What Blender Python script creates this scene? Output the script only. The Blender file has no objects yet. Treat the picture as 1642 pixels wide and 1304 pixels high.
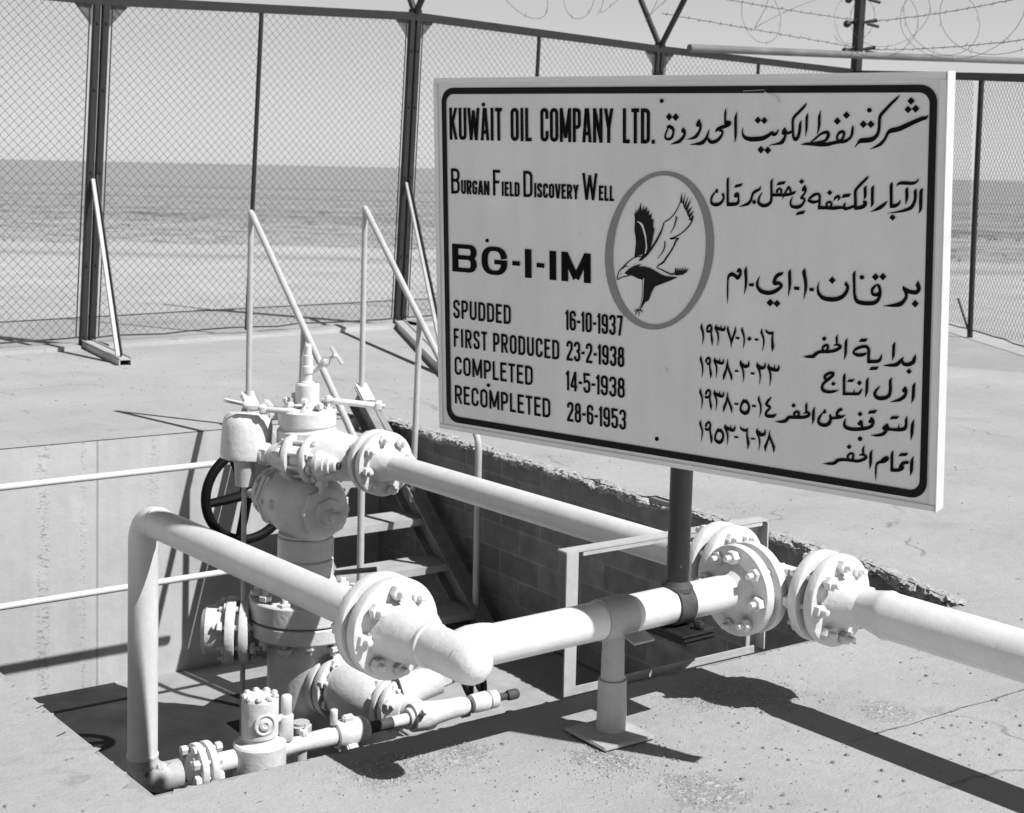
import bpy, bmesh, math, random, json
from mathutils import Vector, Matrix, noise
from mathutils.geometry import tessellate_polygon
random.seed(7)
R = math.radians
SC = bpy.context.scene
COL = SC.collection
# ------------------------------------------------------------------ camera, sky, sun, exposure
cam_d = bpy.data.cameras.new('camera'); cam = bpy.data.objects.new('camera', cam_d); COL.objects.link(cam)
SC.camera = cam
cam.matrix_world = (Matrix.Translation((0, 0, 1.7)) @ Matrix.Rotation(R(55 - 90), 4, 'Z')
                    @ Matrix.Rotation(R(90 - 4.0), 4, 'X') @ Matrix.Rotation(R(1.23), 4, 'Z'))
cam_d.sensor_width = 36.0; cam_d.lens = 36.0 * 2350 / 1642
cam_d.shift_y = -215.0 / 1642
cam_d.clip_start = 0.1; cam_d.clip_end = 20000
cam_d.dof.use_dof = True; cam_d.dof.focus_distance = 4.75; cam_d.dof.aperture_fstop = 8.5
SUN = Vector((0.300, -0.545, 0.783)).normalized()
w = bpy.data.worlds.new('World'); SC.world = w; w.use_nodes = True
nt = w.node_tree; bg = nt.nodes['Background']
sky = nt.nodes.new('ShaderNodeTexSky'); sky.sky_type = 'NISHITA'; sky.sun_disc = False
sky.sun_elevation = math.asin(SUN.z); sky.sun_rotation = math.atan2(SUN.x, SUN.y)
sky.air_density = 0.45; sky.dust_density = 0.7; sky.ozone_density = 1.0
bw = nt.nodes.new('ShaderNodeSeparateColor')                # black-and-white film behind an orange filter: the sky's red as one grey
nt.links.new(sky.outputs[0], bw.inputs[0])
tc = nt.nodes.new('ShaderNodeTexCoord'); sz = nt.nodes.new('ShaderNodeSeparateXYZ'); nt.links.new(tc.outputs['Generated'], sz.inputs[0])
def wm(op, a, b):                                           # dust glare low over the horizon, all round
    n = nt.nodes.new('ShaderNodeMath'); n.operation = op
    for i, x in enumerate((a, b)):
        if isinstance(x, (int, float)): n.inputs[i].default_value = x
        else: nt.links.new(x, n.inputs[i])
    return n.outputs[0]
zz = wm('DIVIDE', sz.outputs[2], 0.33)
gl = wm('MULTIPLY', wm('POWER', 2.71828, wm('MULTIPLY', wm('MULTIPLY', zz, zz), -1.0)), 10.2)
nt.links.new(wm('ADD', bw.outputs[0], gl), bg.inputs[0])
bg.inputs[1].default_value = 0.05
sl = bpy.data.lights.new('sun', 'SUN'); so = bpy.data.objects.new('sun', sl); COL.objects.link(so)
sl.energy = 4.8; sl.angle = R(0.5); sl.color = (1, 1, 1)
so.matrix_world = Matrix.Translation((6, -6, 14)) @ SUN.to_track_quat('Z', 'Y').to_matrix().to_4x4()
SC.view_settings.view_transform = 'Standard'; SC.view_settings.look = 'None'
SC.view_settings.exposure = 0.08; SC.view_settings.gamma = 1.0
SC.render.engine = 'CYCLES'; SC.cycles.max_bounces = 6; SC.cycles.diffuse_bounces = 1

# ------------------------------------------------------------------ materials
def nodes(m):
    m.use_nodes = True; t = m.node_tree
    return t, t.nodes['Principled BSDF']
def nd(t, typ, **kw):
    n = t.nodes.new(typ)
    for k, v in kw.items():
        if k.startswith('i_'):
            n.inputs[int(k[2:])].default_value = v
        else: setattr(n, k, v)
    return n
def mth(t, op, a, b=None, clamp=False):
    n = t.nodes.new('ShaderNodeMath'); n.operation = op; n.use_clamp = clamp
    for i, x in enumerate((a, b)):
        if x is None: continue
        if isinstance(x, (int, float)): n.inputs[i].default_value = x
        else: t.links.new(x, n.inputs[i])
    return n.outputs[0]
def nz(t, vec, scale, detail=4, rough=0.55, sc3=None):
    if sc3:
        mp = nd(t, 'ShaderNodeMapping'); mp.inputs['Scale'].default_value = sc3
        t.links.new(vec, mp.inputs[0]); vec = mp.outputs[0]
    n = nd(t, 'ShaderNodeTexNoise'); n.inputs['Scale'].default_value = scale
    n.inputs['Detail'].default_value = detail; n.inputs['Roughness'].default_value = rough
    t.links.new(vec, n.inputs['Vector']); return n.outputs[0]
def ramp(t, fac, stops):
    n = t.nodes.new('ShaderNodeValToRGB'); t.links.new(fac, n.inputs[0]); e = n.color_ramp.elements
    while len(e) > 1: e.remove(e[-1])
    e[0].position = stops[0][0]; e[0].color = (*[stops[0][1]] * 3, 1)
    for p, v in stops[1:]:
        k = e.new(p); k.color = (v, v, v, 1)
    return n.outputs[0]
def bump(t, bs, h, strength, dist, prev=None):
    b = nd(t, 'ShaderNodeBump'); b.inputs['Strength'].default_value = strength; b.inputs['Distance'].default_value = dist
    t.links.new(h, b.inputs['Height'])
    if prev: t.links.new(prev, b.inputs['Normal'])
    t.links.new(b.outputs[0], bs.inputs['Normal']); return b.outputs[0]
def mat(name, v, rough=0.6, var=0.12, scale=14, bump_s=0.2, bump_d=0.004, bscale=70, metal=0.0, spots=0, spot_v=0.15, spot_scale=30):
    m = bpy.data.materials.new(name); t, bs = nodes(m)
    pos = nd(t, 'ShaderNodeNewGeometry').outputs['Position']
    n1 = nz(t, pos, scale, 6, 0.65)
    col = ramp(t, n1, [(0.3, v * (1 - var)), (0.7, min(1, v * (1 + var * 0.6)))])
    gr = nz(t, pos, 300.0, 2, 0.8)
    mg = nd(t, 'ShaderNodeMixRGB', blend_type='MULTIPLY'); mg.inputs[0].default_value = 1.0
    t.links.new(col, mg.inputs[1]); t.links.new(ramp(t, gr, [(0.3, 0.90), (0.7, 1.03)]), mg.inputs[2]); col = mg.outputs[0]
    if spots:
        n2 = nz(t, pos, spot_scale, 5, 0.7)
        f = ramp(t, n2, [(spots, 0), (spots + 0.05, 1)])
        mx = nd(t, 'ShaderNodeMixRGB'); t.links.new(f, mx.inputs[0]); t.links.new(col, mx.inputs[1])
        mx.inputs[2].default_value = (spot_v, spot_v, spot_v, 1); col = mx.outputs[0]
    t.links.new(col, bs.inputs['Base Color'])
    bs.inputs['Roughness'].default_value = rough; bs.inputs['Metallic'].default_value = metal
    if bump_s:
        bump(t, bs, nz(t, pos, bscale, 4, 0.6), bump_s, bump_d)
    return m
M = {}
M['white'] = mat('white_paint', 0.86, 0.36, 0.10, 9, 0.35, 0.003, 45, spots=0.70, spot_v=0.42, spot_scale=26)
M['white_thick'] = mat('thick_white_paint', 0.86, 0.40, 0.12, 12, 0.55, 0.005, 38, spots=0.69, spot_v=0.33, spot_scale=34)
M['pale_steel'] = mat('pale_grey_paint', 0.60, 0.5, 0.15, 15, 0.25, 0.003, 60, spots=0.68, spot_v=0.2)
M['support'] = mat('weathered_grey_white_paint', 0.52, 0.6, 0.15, 14, 0.4, 0.004, 50, spots=0.66, spot_v=0.3)
M['dark'] = mat('dark_paint', 0.022, 0.45, 0.3, 18, 0.3, 0.003, 60, spots=0.66, spot_v=0.12, spot_scale=40)
M['black'] = mat('black_enamel', 0.006, 0.6, 0.2, 20, 0.1, 0.002, 60); M['black'].node_tree.nodes['Principled BSDF'].inputs['Specular IOR Level'].default_value = 0.2
M['gusset'] = mat('gusset_mesh', 0.12, 0.6, 0.2, 20, 0, 0)
M['fence'] = mat('dark_fence_steel', 0.020, 0.6, 0.3, 12, 0.2, 0.003, 50, spots=0.70, spot_v=0.08)
M['wire'] = mat('galvanised_wire', 0.07, 0.5, 0.2, 10, 0, 0)
M['galv'] = mat('pale_rail_paint', 0.60, 0.5, 0.15, 10, 0.1, 0.002, 50)
M['rusty'] = mat('rusty_steel', 0.085, 0.7, 0.5, 20, 0.5, 0.004, 60)
M['stair'] = mat('grey_stair_steel', 0.30, 0.6, 0.25, 12, 0.2, 0.003, 50, spots=0.66, spot_v=0.3)
M['tread'] = mat('dusty_tread_steel', 0.50, 0.7, 0.18, 9, 0.2, 0.003, 60)
M['panel'] = mat('sign_panel_paint', 0.85, 0.5, 0.05, 3, 0.05, 0.001, 30)
def weather(m):                                             # rain streaks and faded areas on the sign face
    t = m.node_tree; bs = t.nodes['Principled BSDF']; l = bs.inputs['Base Color'].links[0]; src = l.from_socket
    pos = nd(t, 'ShaderNodeNewGeometry').outputs['Position']
    a = ramp(t, nz(t, pos, 9.0, 5, 0.65, (1.6, 1.6, 0.16)), [(0.35, 0.965), (0.65, 1.02)]); b = ramp(t, nz(t, pos, 1.8, 5, 0.6), [(0.3, 0.94), (0.7, 1.03)])
    c = ramp(t, nz(t, pos, 48.0, 4, 0.7), [(0.68, 1.0), (0.76, 0.84)])
    for f in (a, b, c):
        mx = nd(t, 'ShaderNodeMixRGB', blend_type='MULTIPLY'); mx.inputs[0].default_value = 1.0
        t.links.new(src, mx.inputs[1]); t.links.new(f, mx.inputs[2]); src = mx.outputs[0]
    t.links.new(src, bs.inputs['Base Color'])
weather(M['panel'])
M['sign_frame'] = mat('sign_frame_paint', 0.85, 0.5, 0.06, 4, 0.08, 0.001, 30)
M['sign_edge'] = mat('sign_edge_white_paint', 0.75, 0.5, 0.08, 8, 0.1, 0.002, 40)
M['ink'] = mat('black_lettering_paint', 0.006, 0.9, 0.2, 10, 0, 0)
M['border'] = mat('dark_border_paint', 0.020, 0.9, 0.2, 10, 0, 0)
for k in ('ink', 'border'): M[k].node_tree.nodes['Principled BSDF'].inputs['Specular IOR Level'].default_value = 0.15
M['ring'] = mat('grey_emblem_paint', 0.27, 0.5, 0.1, 30, 0, 0)
M['oil'] = mat('dark_oily_silt', 0.042, 0.8, 0.5, 2.2, 0.3, 0.004, 30); M['oil'].node_tree.nodes['Principled BSDF'].inputs['Specular IOR Level'].default_value = 0.1
M['stone'] = mat('grey_stone', 0.30, 0.9, 0.35, 12, 0.4, 0.004, 80)
M['rubble'] = mat('pale_rubble', 0.46, 0.9, 0.3, 12, 0.4, 0.004, 80)
M['scrub'] = mat('dry_scrub', 0.20, 0.9, 0.4, 6, 0, 0)

def ground_mat():
    m = bpy.data.materials.new('sand_and_concrete'); t, bs = nodes(m)
    pos = nd(t, 'ShaderNodeNewGeometry').outputs['Position']
    sx = nd(t, 'ShaderNodeSeparateXYZ'); t.links.new(pos, sx.inputs[0])
    s = mth(t, 'ADD', mth(t, 'MULTIPLY', sx.outputs[0], 0.574), mth(t, 'MULTIPLY', sx.outputs[1], 0.819))
    wob = nz(t, pos, 0.05, 4, 0.6)
    s2 = mth(t, 'ADD', s, mth(t, 'MULTIPLY', mth(t, 'SUBTRACT', wob, 0.5), mth(t, 'MULTIPLY', s, 0.014)))
    f = mth(t, 'MULTIPLY', s2, 1 / 300.0)
    st = [(0, .43), (8, .43), (13.5, .45), (22, .50), (26.4, .50), (26.8, .31), (27.4, .50), (29.2, .50), (29.8, .43), (36, .40), (43, .42), (44.2, .27), (45.8, .29), (46.8, .40), (52, .37),
          (54, .30), (56, .37), (70, .36), (74, .28), (78, .37), (98, .36), (104, .28), (110, .36), (300, .36)]
    band = ramp(t, f, [(a / 300.0, b) for a, b in st])
    n1 = nz(t, pos, 0.9, 8, 0.62)
    n2 = nz(t, pos, 22.0, 6, 0.7)
    mul = mth(t, 'ADD', mth(t, 'MULTIPLY', n1, 0.56), 0.72)
    n3 = nz(t, pos, 230.0, 2, 0.8)                        # sand grains
    n4 = nz(t, pos, 0.25, 5, 0.6, (1.0, 0.35, 1.0))       # drifted dust
    mul2 = mth(t, 'MULTIPLY', mth(t, 'ADD', mth(t, 'MULTIPLY', n2, 0.36), 0.82), mth(t, 'MULTIPLY', mth(t, 'ADD', mth(t, 'MULTIPLY', n3, 0.50), 0.75), mth(t, 'ADD', mth(t, 'MULTIPLY', n4, 0.24), 0.88)))
    spk = ramp(t, nz(t, pos, 55.0, 3, 0.6), [(0.70, 1.0), (0.75, 0.62)])
    scr = nz(t, pos, 0.95, 8, 0.78)                       # scrub mottling of the far plain
    far = mth(t, 'MULTIPLY', mth(t, 'SUBTRACT', s, 28.0), 0.12, True)
    Lc = mth(t, 'SUBTRACT', mth(t, 'MULTIPLY', sx.outputs[0], 0.819), mth(t, 'MULTIPLY', sx.outputs[1], 0.574))
    sv = nd(t, 'ShaderNodeCombineXYZ'); t.links.new(mth(t, 'MULTIPLY', s, 0.45), sv.inputs[0]); t.links.new(mth(t, 'MULTIPLY', Lc, 0.028), sv.inputs[1])
    strk = ramp(t, nz(t, sv.outputs[0], 1.0, 6, 0.72), [(0.38, 0.84), (0.5, 1.0), (0.62, 1.07)])
    strk = mth(t, 'ADD', 1.0, mth(t, 'MULTIPLY', far, mth(t, 'SUBTRACT', strk, 1.0)))
    scr2 = mth(t, 'SUBTRACT', 1.0, mth(t, 'MULTIPLY', far, mth(t, 'MULTIPLY', ramp(t, scr, [(0.49, 0), (0.60, 1)]), 0.48)))
    pit = ramp(t, nz(t, pos, 17.0, 4, 0.65), [(0.66, 0), (0.72, 1)])           # small spalls
    patch = None                                                         # broken, whitish surface where the slab has flaked
    for (px, py, rad) in ((2.06, 3.49, .22), (2.3, 3.46, .14), (3.22, 3.46, .20), (3.42, 3.36, .18), (2.62, 3.22, .16), (2.72, 2.9, .22), (3.62, 3.05, .16)):
        dd = nd(t, 'ShaderNodeVectorMath', operation='DISTANCE'); t.links.new(pos, dd.inputs[0]); dd.inputs[1].default_value = (px, py, 0)
        k = mth(t, 'SUBTRACT', 1.0, mth(t, 'DIVIDE', dd.outputs['Value'], rad), True)
        patch = k if patch is None else mth(t, 'MAXIMUM', patch, k)
    patch = ramp(t, mth(t, 'ADD', mth(t, 'MULTIPLY', patch, 0.7), mth(t, 'MULTIPLY', nz(t, pos, 9.0, 5, 0.65), 0.75)), [(0.62, 0), (0.80, 1)])
    flake = mth(t, 'MULTIPLY', patch, ramp(t, nz(t, pos, 42.0, 6, 0.75), [(0.47, 0), (0.56, 1)]))
    v = mth(t, 'MULTIPLY', mth(t, 'MULTIPLY', band, mul), mth(t, 'MULTIPLY', mul2, mth(t, 'MULTIPLY', spk, mth(t, 'MULTIPLY', strk, scr2))))
    # fine cracks in the slab and dull stains
    dv = nd(t, 'ShaderNodeVectorMath', operation='ADD'); t.links.new(pos, dv.inputs[0])
    dn_ = nd(t, 'ShaderNodeTexNoise'); dn_.inputs['Scale'].default_value = 4.0; dn_.inputs['Detail'].default_value = 6; t.links.new(pos, dn_.inputs['Vector'])
    ds = nd(t, 'ShaderNodeVectorMath', operation='SCALE'); t.links.new(dn_.outputs['Color'], ds.inputs[0]); ds.inputs['Scale'].default_value = 0.35; t.links.new(ds.outputs[0], dv.inputs[1])
    vo = nd(t, 'ShaderNodeTexVoronoi', feature='DISTANCE_TO_EDGE'); vo.inputs['Scale'].default_value = 0.62; t.links.new(dv.outputs[0], vo.inputs['Vector'])
    crack = mth(t, 'MULTIPLY', ramp(t, vo.outputs['Distance'], [(0.0, 1), (0.004, 0.6), (0.008, 0)]), ramp(t, nz(t, pos, 1.7, 3, 0.6), [(0.50, 0), (0.58, 1)]))
    stain = ramp(t, nz(t, pos, 1.6, 7, 0.7), [(0.56, 0), (0.72, 1)])
    v = mth(t, 'MULTIPLY', v, mth(t, 'SUBTRACT', 1.0, mth(t, 'ADD', mth(t, 'MULTIPLY', crack, 0.45), mth(t, 'MULTIPLY', stain, 0.16))))
    v = mth(t, 'MULTIPLY', v, mth(t, 'ADD', mth(t, 'SUBTRACT', 1.0, mth(t, 'MULTIPLY', pit, 0.16)), mth(t, 'MULTIPLY', flake, 0.30)))
    cb = nd(t, 'ShaderNodeCombineColor')
    for i in range(3): t.links.new(v, cb.inputs[i])
    t.links.new(cb.outputs[0], bs.inputs['Base Color']); bs.inputs['Roughness'].default_value = 0.9
    b1 = bump(t, bs, nz(t, pos, 5.0, 8, 0.65), 0.4, 0.02)
    b2 = bump(t, bs, nz(t, pos, 70.0, 4, 0.7), 0.6, 0.006, b1)
    bump(t, bs, mth(t, 'SUBTRACT', flake, pit), 0.7, 0.006, b2)
    return m
M['ground'] = ground_mat()
def farwall_mat():
    m = bpy.data.materials.new('board_marked_concrete'); t, bs = nodes(m)
    pos = nd(t, 'ShaderNodeNewGeometry').outputs['Position']
    sx = nd(t, 'ShaderNodeSeparateXYZ'); t.links.new(pos, sx.inputs[0])
    streak = nz(t, pos, 5.0, 5, 0.6, (1.0, 1.0, 0.10))
    n2 = nz(t, pos, 3.0, 6, 0.65)
    col = mth(t, 'MULTIPLY', mth(t, 'ADD', mth(t, 'MULTIPLY', streak, 0.36), 0.46), mth(t, 'ADD', mth(t, 'MULTIPLY', n2, 0.4), 0.72))
    chips = ramp(t, nz(t, pos, 38.0, 5, 0.7, (1.0, 1.0, 1.9)), [(0.54, 0), (0.68, 1)])
    def near(x0, wd): return mth(t, 'SUBTRACT', 1.0, mth(t, 'DIVIDE', mth(t, 'ABSOLUTE', mth(t, 'SUBTRACT', sx.outputs[0], x0)), wd), True)
    mask = mth(t, 'ADD', mth(t, 'ADD', near(2.69, 0.045), mth(t, 'MULTIPLY', near(2.93, 0.03), 0.5)), mth(t, 'MULTIPLY', near(3.38, 0.06), 0.3))
    dmg = mth(t, 'MULTIPLY', chips, mth(t, 'MULTIPLY', mask, 1.5), True)
    joint = near(3.02, 0.012)
    dk = mth(t, 'MULTIPLY', mth(t, 'SUBTRACT', 1.0, mth(t, 'MULTIPLY', dmg, 0.30)), mth(t, 'SUBTRACT', 1.0, mth(t, 'MULTIPLY', joint, 0.35)))
    v = mth(t, 'MULTIPLY', col, dk)
    cb = nd(t, 'ShaderNodeCombineColor')
    for i in range(3): t.links.new(v, cb.inputs[i])
    t.links.new(cb.outputs[0], bs.inputs['Base Color']); bs.inputs['Roughness'].default_value = 0.85
    h = mth(t, 'SUBTRACT', mth(t, 'MULTIPLY', nz(t, pos, 14.0, 6, 0.65), 0.5), mth(t, 'ADD', dmg, mth(t, 'MULTIPLY', joint, 0.6)))
    bump(t, bs, h, 0.5, 0.012)
    return m
M['farwall'] = farwall_mat()
def brick_mat():
    m = bpy.data.materials.new('grey_block_wall'); t, bs = nodes(m)
    pos = nd(t, 'ShaderNodeNewGeometry').outputs['Position']
    sx = nd(t, 'ShaderNodeSeparateXYZ'); t.links.new(pos, sx.inputs[0])
    cv = nd(t, 'ShaderNodeCombineXYZ'); t.links.new(sx.outputs[1], cv.inputs[0]); t.links.new(sx.outputs[2], cv.inputs[1])
    br = nd(t, 'ShaderNodeTexBrick'); t.links.new(cv.outputs[0], br.inputs['Vector'])
    br.inputs['Color1'].default_value = (.30, .30, .30, 1); br.inputs['Color2'].default_value = (.205, .205, .205, 1)
    br.inputs['Mortar'].default_value = (.32, .32, .32, 1); br.inputs['Scale'].default_value = 1.0
    br.inputs['Mortar Size'].default_value = 0.008; br.inputs['Brick Width'].default_value = 0.40; br.inputs['Row Height'].default_value = 0.15
    br.inputs['Mortar Smooth'].default_value = 0.3
    n = nz(t, pos, 7.0, 7, 0.7)
    mx = nd(t, 'ShaderNodeMixRGB', blend_type='MULTIPLY'); mx.inputs[0].default_value = 1.0
    t.links.new(br.outputs['Color'], mx.inputs[1]); t.links.new(ramp(t, n, [(0.3, .62), (0.7, 1.15)]), mx.inputs[2])
    t.links.new(mx.outputs[0], bs.inputs['Base Color']); bs.inputs['Roughness'].default_value = 0.9
    b = bump(t, bs, br.outputs['Fac'], -0.35, 0.008)
    bump(t, bs, nz(t, pos, 30.0, 6, 0.7), 0.6, 0.012, b)
    return m
M['brick'] = brick_mat()
M['plaster'] = mat('crumbling_mortar', 0.50, 0.95, 0.30, 16, 0.9, 0.010, 70, spots=0.64, spot_v=0.28, spot_scale=44)

# ------------------------------------------------------------------ mesh and object helpers
WORLD = {}
def frame(d):
    d = Vector(d).normalized()
    u = Vector((0, 0, 1)) if abs(d.z) < 0.9 else Vector((1, 0, 0))
    u = (u - d * u.dot(d)).normalized(); v = d.cross(u)
    return d, u, v
class MB:
    def __init__(s): s.v = []; s.f = []; s.mi = []; s.cur = 0
    def add(s, vs, fs):
        b = len(s.v); s.v += [Vector(x) for x in vs]
        for f in fs: s.f.append([b + i for i in f]); s.mi.append(s.cur)
        return s
    def box(s, c, size, ax=None, bev=0.0):
        c = Vector(c); X, Y, Z = ax if ax else (Vector((1, 0, 0)), Vector((0, 1, 0)), Vector((0, 0, 1)))
        h = [Vector(X) * size[0] / 2, Vector(Y) * size[1] / 2, Vector(Z) * size[2] / 2]
        if bev <= 0:
            vs = [c + a * h[0] + b * h[1] + e * h[2] for a in (-1, 1) for b in (-1, 1) for e in (-1, 1)]
            return s.add(vs, [(0, 1, 3, 2), (4, 6, 7, 5), (0, 4, 5, 1), (2, 3, 7, 6), (0, 2, 6, 4), (1, 5, 7, 3)])
        bm = bmesh.new(); bmesh.ops.create_cube(bm, size=1.0)
        bmesh.ops.scale(bm, vec=size, verts=bm.verts)
        bmesh.ops.bevel(bm, geom=bm.edges[:], offset=bev, segments=2, affect='EDGES')
        bm.verts.index_update()
        vs = [c + Vector(X) * q.co.x + Vector(Y) * q.co.y + Vector(Z) * q.co.z for q in bm.verts]
        fs = [[q.index for q in f.verts] for f in bm.faces]; bm.free()
        return s.add(vs, fs)
    def bar(s, a, b, w_, h_, up=(0, 0, 1), bev=0.0):
        a = Vector(a); b = Vector(b); d = (b - a); L = d.length; d.normalize()
        up = Vector(up); Y = (up - d * up.dot(d))
        if Y.length < 1e-4: Y = Vector((1, 0, 0)) - d * d.x
        Y.normalize(); Z = d.cross(Y)
        return s.box((a + b) / 2, (L, h_, w_), (d, Y, Z), bev)
    def lathe(s, o, d, prof, n=32, squash=None):
        o = Vector(o); d, u, v = frame(d)
        vs = []; fs = []
        for (t, r) in prof:
            for k in range(n):
                a = 2 * math.pi * k / n
                vs.append(o + d * t + (u * math.cos(a) + v * math.sin(a)) * max(r, 1e-5))
        for i in range(len(prof) - 1):
            for k in range(n):
                k2 = (k + 1) % n
                fs.append((i * n + k, i * n + k2, (i + 1) * n + k2, (i + 1) * n + k))
        if prof[0][1] > 1e-4: fs.append(list(range(n - 1, -1, -1)))
        if prof[-1][1] > 1e-4: fs.append([(len(prof) - 1) * n + k for k in range(n)])
        return s.add(vs, fs)
    def cyl(s, a, b, r, n=20, r2=None, bev=0.0):
        a = Vector(a); b = Vector(b); L = (b - a).length; r2 = r if r2 is None else r2
        if bev: pr = [(0, r - bev), (bev * .4, r - bev * .35), (bev, r), (L - bev, r2), (L - bev * .4, r2 - bev * .35), (L, r2 - bev)]
        else: pr = [(0, r), (L, r2)]
        return s.lathe(a, b - a, pr, n)
    def tube(s, pts, r, n=12, caps=True, closed=False):
        pts = [Vector(p) for p in pts]; m = len(pts)
        rs = r if isinstance(r, (list, tuple)) else [r] * m
        T = []
        for i in range(m):
            if closed: t = pts[(i + 1) % m] - pts[i - 1]
            else: t = pts[min(i + 1, m - 1)] - pts[max(i - 1, 0)]
            T.append(t.normalized())
        _, u, _v = frame(T[0]); vs = []; fs = []
        for i in range(m):
            u = (u - T[i] * u.dot(T[i])).normalized(); v = T[i].cross(u)
            for k in range(n):
                a = 2 * math.pi * k / n; vs.append(pts[i] + (u * math.cos(a) + v * math.sin(a)) * rs[i])
        for i in range(m if closed else m - 1):
            j = (i + 1) % m
            for k in range(n):
                k2 = (k + 1) % n; fs.append((i * n + k, i * n + k2, j * n + k2, j * n + k))
        if caps and not closed:
            fs.append(list(range(n - 1, -1, -1))); fs.append([(m - 1) * n + k for k in range(n)])
        return s.add(vs, fs)
    def ring(s, c, d, Rr, r, n=40, m=10):
        d, u, v = frame(d)
        return s.tube([Vector(c) + (u * math.cos(2 * math.pi * k / n) + v * math.sin(2 * math.pi * k / n)) * Rr for k in range(n)], r, m, closed=True)
    def hexn(s, c, d, r, h):
        return s.lathe(Vector(c) - Vector(d).normalized() * h / 2, d, [(0, r * .9), (h * .12, r), (h * .88, r), (h, r * .9)], 6)
    def ball(s, c, r, n=16, sc=(1, 1, 1)):
        c = Vector(c); vs = []; fs = []; mm = n // 2
        for i in range(1, mm):
            th = math.pi * i / mm
            for k in range(n):
                a = 2 * math.pi * k / n
                vs.append(c + Vector((r * sc[0] * math.sin(th) * math.cos(a), r * sc[1] * math.sin(th) * math.sin(a), r * sc[2] * math.cos(th))))
        for i in range(mm - 2):
            for k in range(n):
                k2 = (k + 1) % n; fs.append((i * n + k, (i + 1) * n + k, (i + 1) * n + k2, i * n + k2))
        vs += [c + Vector((0, 0, r * sc[2])), c - Vector((0, 0, r * sc[2]))]; a = len(vs) - 2
        for k in range(n):
            k2 = (k + 1) % n; fs.append((a, k, k2)); fs.append((a + 1, (mm - 2) * n + k2, (mm - 2) * n + k))
        return s.add(vs, fs)
    def prism(s, poly, n, th):
        """flat polygon (3D points) thickened along n"""
        n = Vector(n).normalized() * th; poly = [Vector(p) for p in poly]; k = len(poly)
        tri = tessellate_polygon([poly])
        vs = poly + [p + n for p in poly]; fs = [tuple(t) for t in tri] + [tuple(k + i for i in reversed(t)) for t in tri]
        fs += [(i, (i + 1) % k, k + (i + 1) % k, k + i) for i in range(k)]
        return s.add(vs, fs)
    def mesh(s, name, mats, origin=None, smooth=35):
        me = bpy.data.meshes.new(name)
        o = Vector(origin) if origin is not None else Vector((0, 0, 0))
        me.from_pydata([tuple(p - o) for p in s.v], [], s.f)
        for m_ in (mats if isinstance(mats, (list, tuple)) else [mats]): me.materials.append(m_)
        if max(s.mi, default=0) > 0: me.polygons.foreach_set('material_index', s.mi)
        bm = bmesh.new(); bm.from_mesh(me); bmesh.ops.recalc_face_normals(bm, faces=bm.faces[:]); bm.to_mesh(me); bm.free()
        if smooth:
            me.polygons.foreach_set('use_smooth', [True] * len(me.polygons)); me.set_sharp_from_angle(angle=R(smooth))
        return me
    def build(s, name, m_, parent=None, smooth=35, origin=None):
        if origin is None:
            lo = Vector([min(p[i] for p in s.v) for i in range(3)]); hi = Vector([max(p[i] for p in s.v) for i in range(3)])
            origin = (lo + hi) / 2
            if parent is None: origin.z = lo.z
        return place(name, s.mesh(name, m_, origin, smooth), parent, Matrix.Translation(origin))
def place(name, me, parent, Mw):
    o = bpy.data.objects.new(name, me); COL.objects.link(o); WORLD[o.name] = Mw
    if parent is not None:
        o.parent = parent; o.matrix_basis = WORLD[parent.name].inverted() @ Mw
    else: o.matrix_basis = Mw
    return o
def tag(o, label=None, cat=None, group=None, kind=None):
    for k, v in (('label', label), ('category', cat), ('group', group), ('kind', kind)):
        if v: o[k] = v
    return o
def thing(name, loc, label, cat, group=None):
    o = place(name, None, None, Matrix.Translation(Vector(loc))); o.empty_display_size = 0.2
    return tag(o, label, cat, group)
def struct(name, mb, m_, smooth=35):
    return tag(mb.build(name, m_, None, smooth, origin=(0, 0, 0)), kind='structure')
def copy_tree(o, parent=None, matrix=None):
    c = o.copy(); COL.objects.link(c); c.parent = parent
    if matrix is not None: c.matrix_basis = matrix
    WORLD[c.name] = (WORLD[parent.name] @ c.matrix_basis) if parent else c.matrix_basis.copy()
    for ch in o.children: copy_tree(ch, c)
    return c
# ------------------------------------------------------------------ ground and cellar
PX0, PX1, PY0, PY1, ZF = 1.40, 4.95, 3.67, 8.69, -1.54      # cellar: left, right, near, far, floor
def jit(a, b, n, amp, seed, notch=()):
    a = Vector(a); b = Vector(b); d = (b - a).normalized(); nn = Vector((-d.y, d.x)); out = []
    for i in range(n):
        t = i / n; p = a.lerp(b, t)
        k = amp * (noise.noise((i * 0.21 + seed, seed, 0)) + 0.7 * noise.noise((i * 0.9, seed, 3)) - 0.8 * max(0, noise.noise((i * 0.16, seed, 8)) - 0.15))
        for (t0, wd, dp) in notch:
            if abs(t - t0) < wd: k -= dp * (1 - (abs(t - t0) / wd) ** 3)
        out.append(p + nn * k)
    return out
hole = (jit((1.425, 3.675), (4.81, 3.66), 240, 0.028, 1.0)
        + jit((4.81, 3.66), (4.97, 4.3), 16, 0.02, 2.0)
        + jit((4.97, 4.3), (5.0, 8.69), 120, 0.035, 3.3, notch=((0.315, 0.035, 0.10), (0.45, 0.012, 0.04), (0.13, 0.02, 0.03)))
        + jit((5.0, 8.69), (1.12, 8.69), 60, 0.006, 4.0)
        + jit((1.12, 8.69), (1.425, 3.675), 220, 0.055, 5.2))
g = MB()
in_o = [Vector((x, y)) for x, y in ((-60, -60), (80, -60), (80, 80), (-60, 80))]
poly = [[Vector((p.x, p.y, 0)) for p in in_o], [Vector((p.x, p.y, 0)) for p in reversed(hole)]]
tri = tessellate_polygon(poly)
flat = poly[0] + poly[1]
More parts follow.
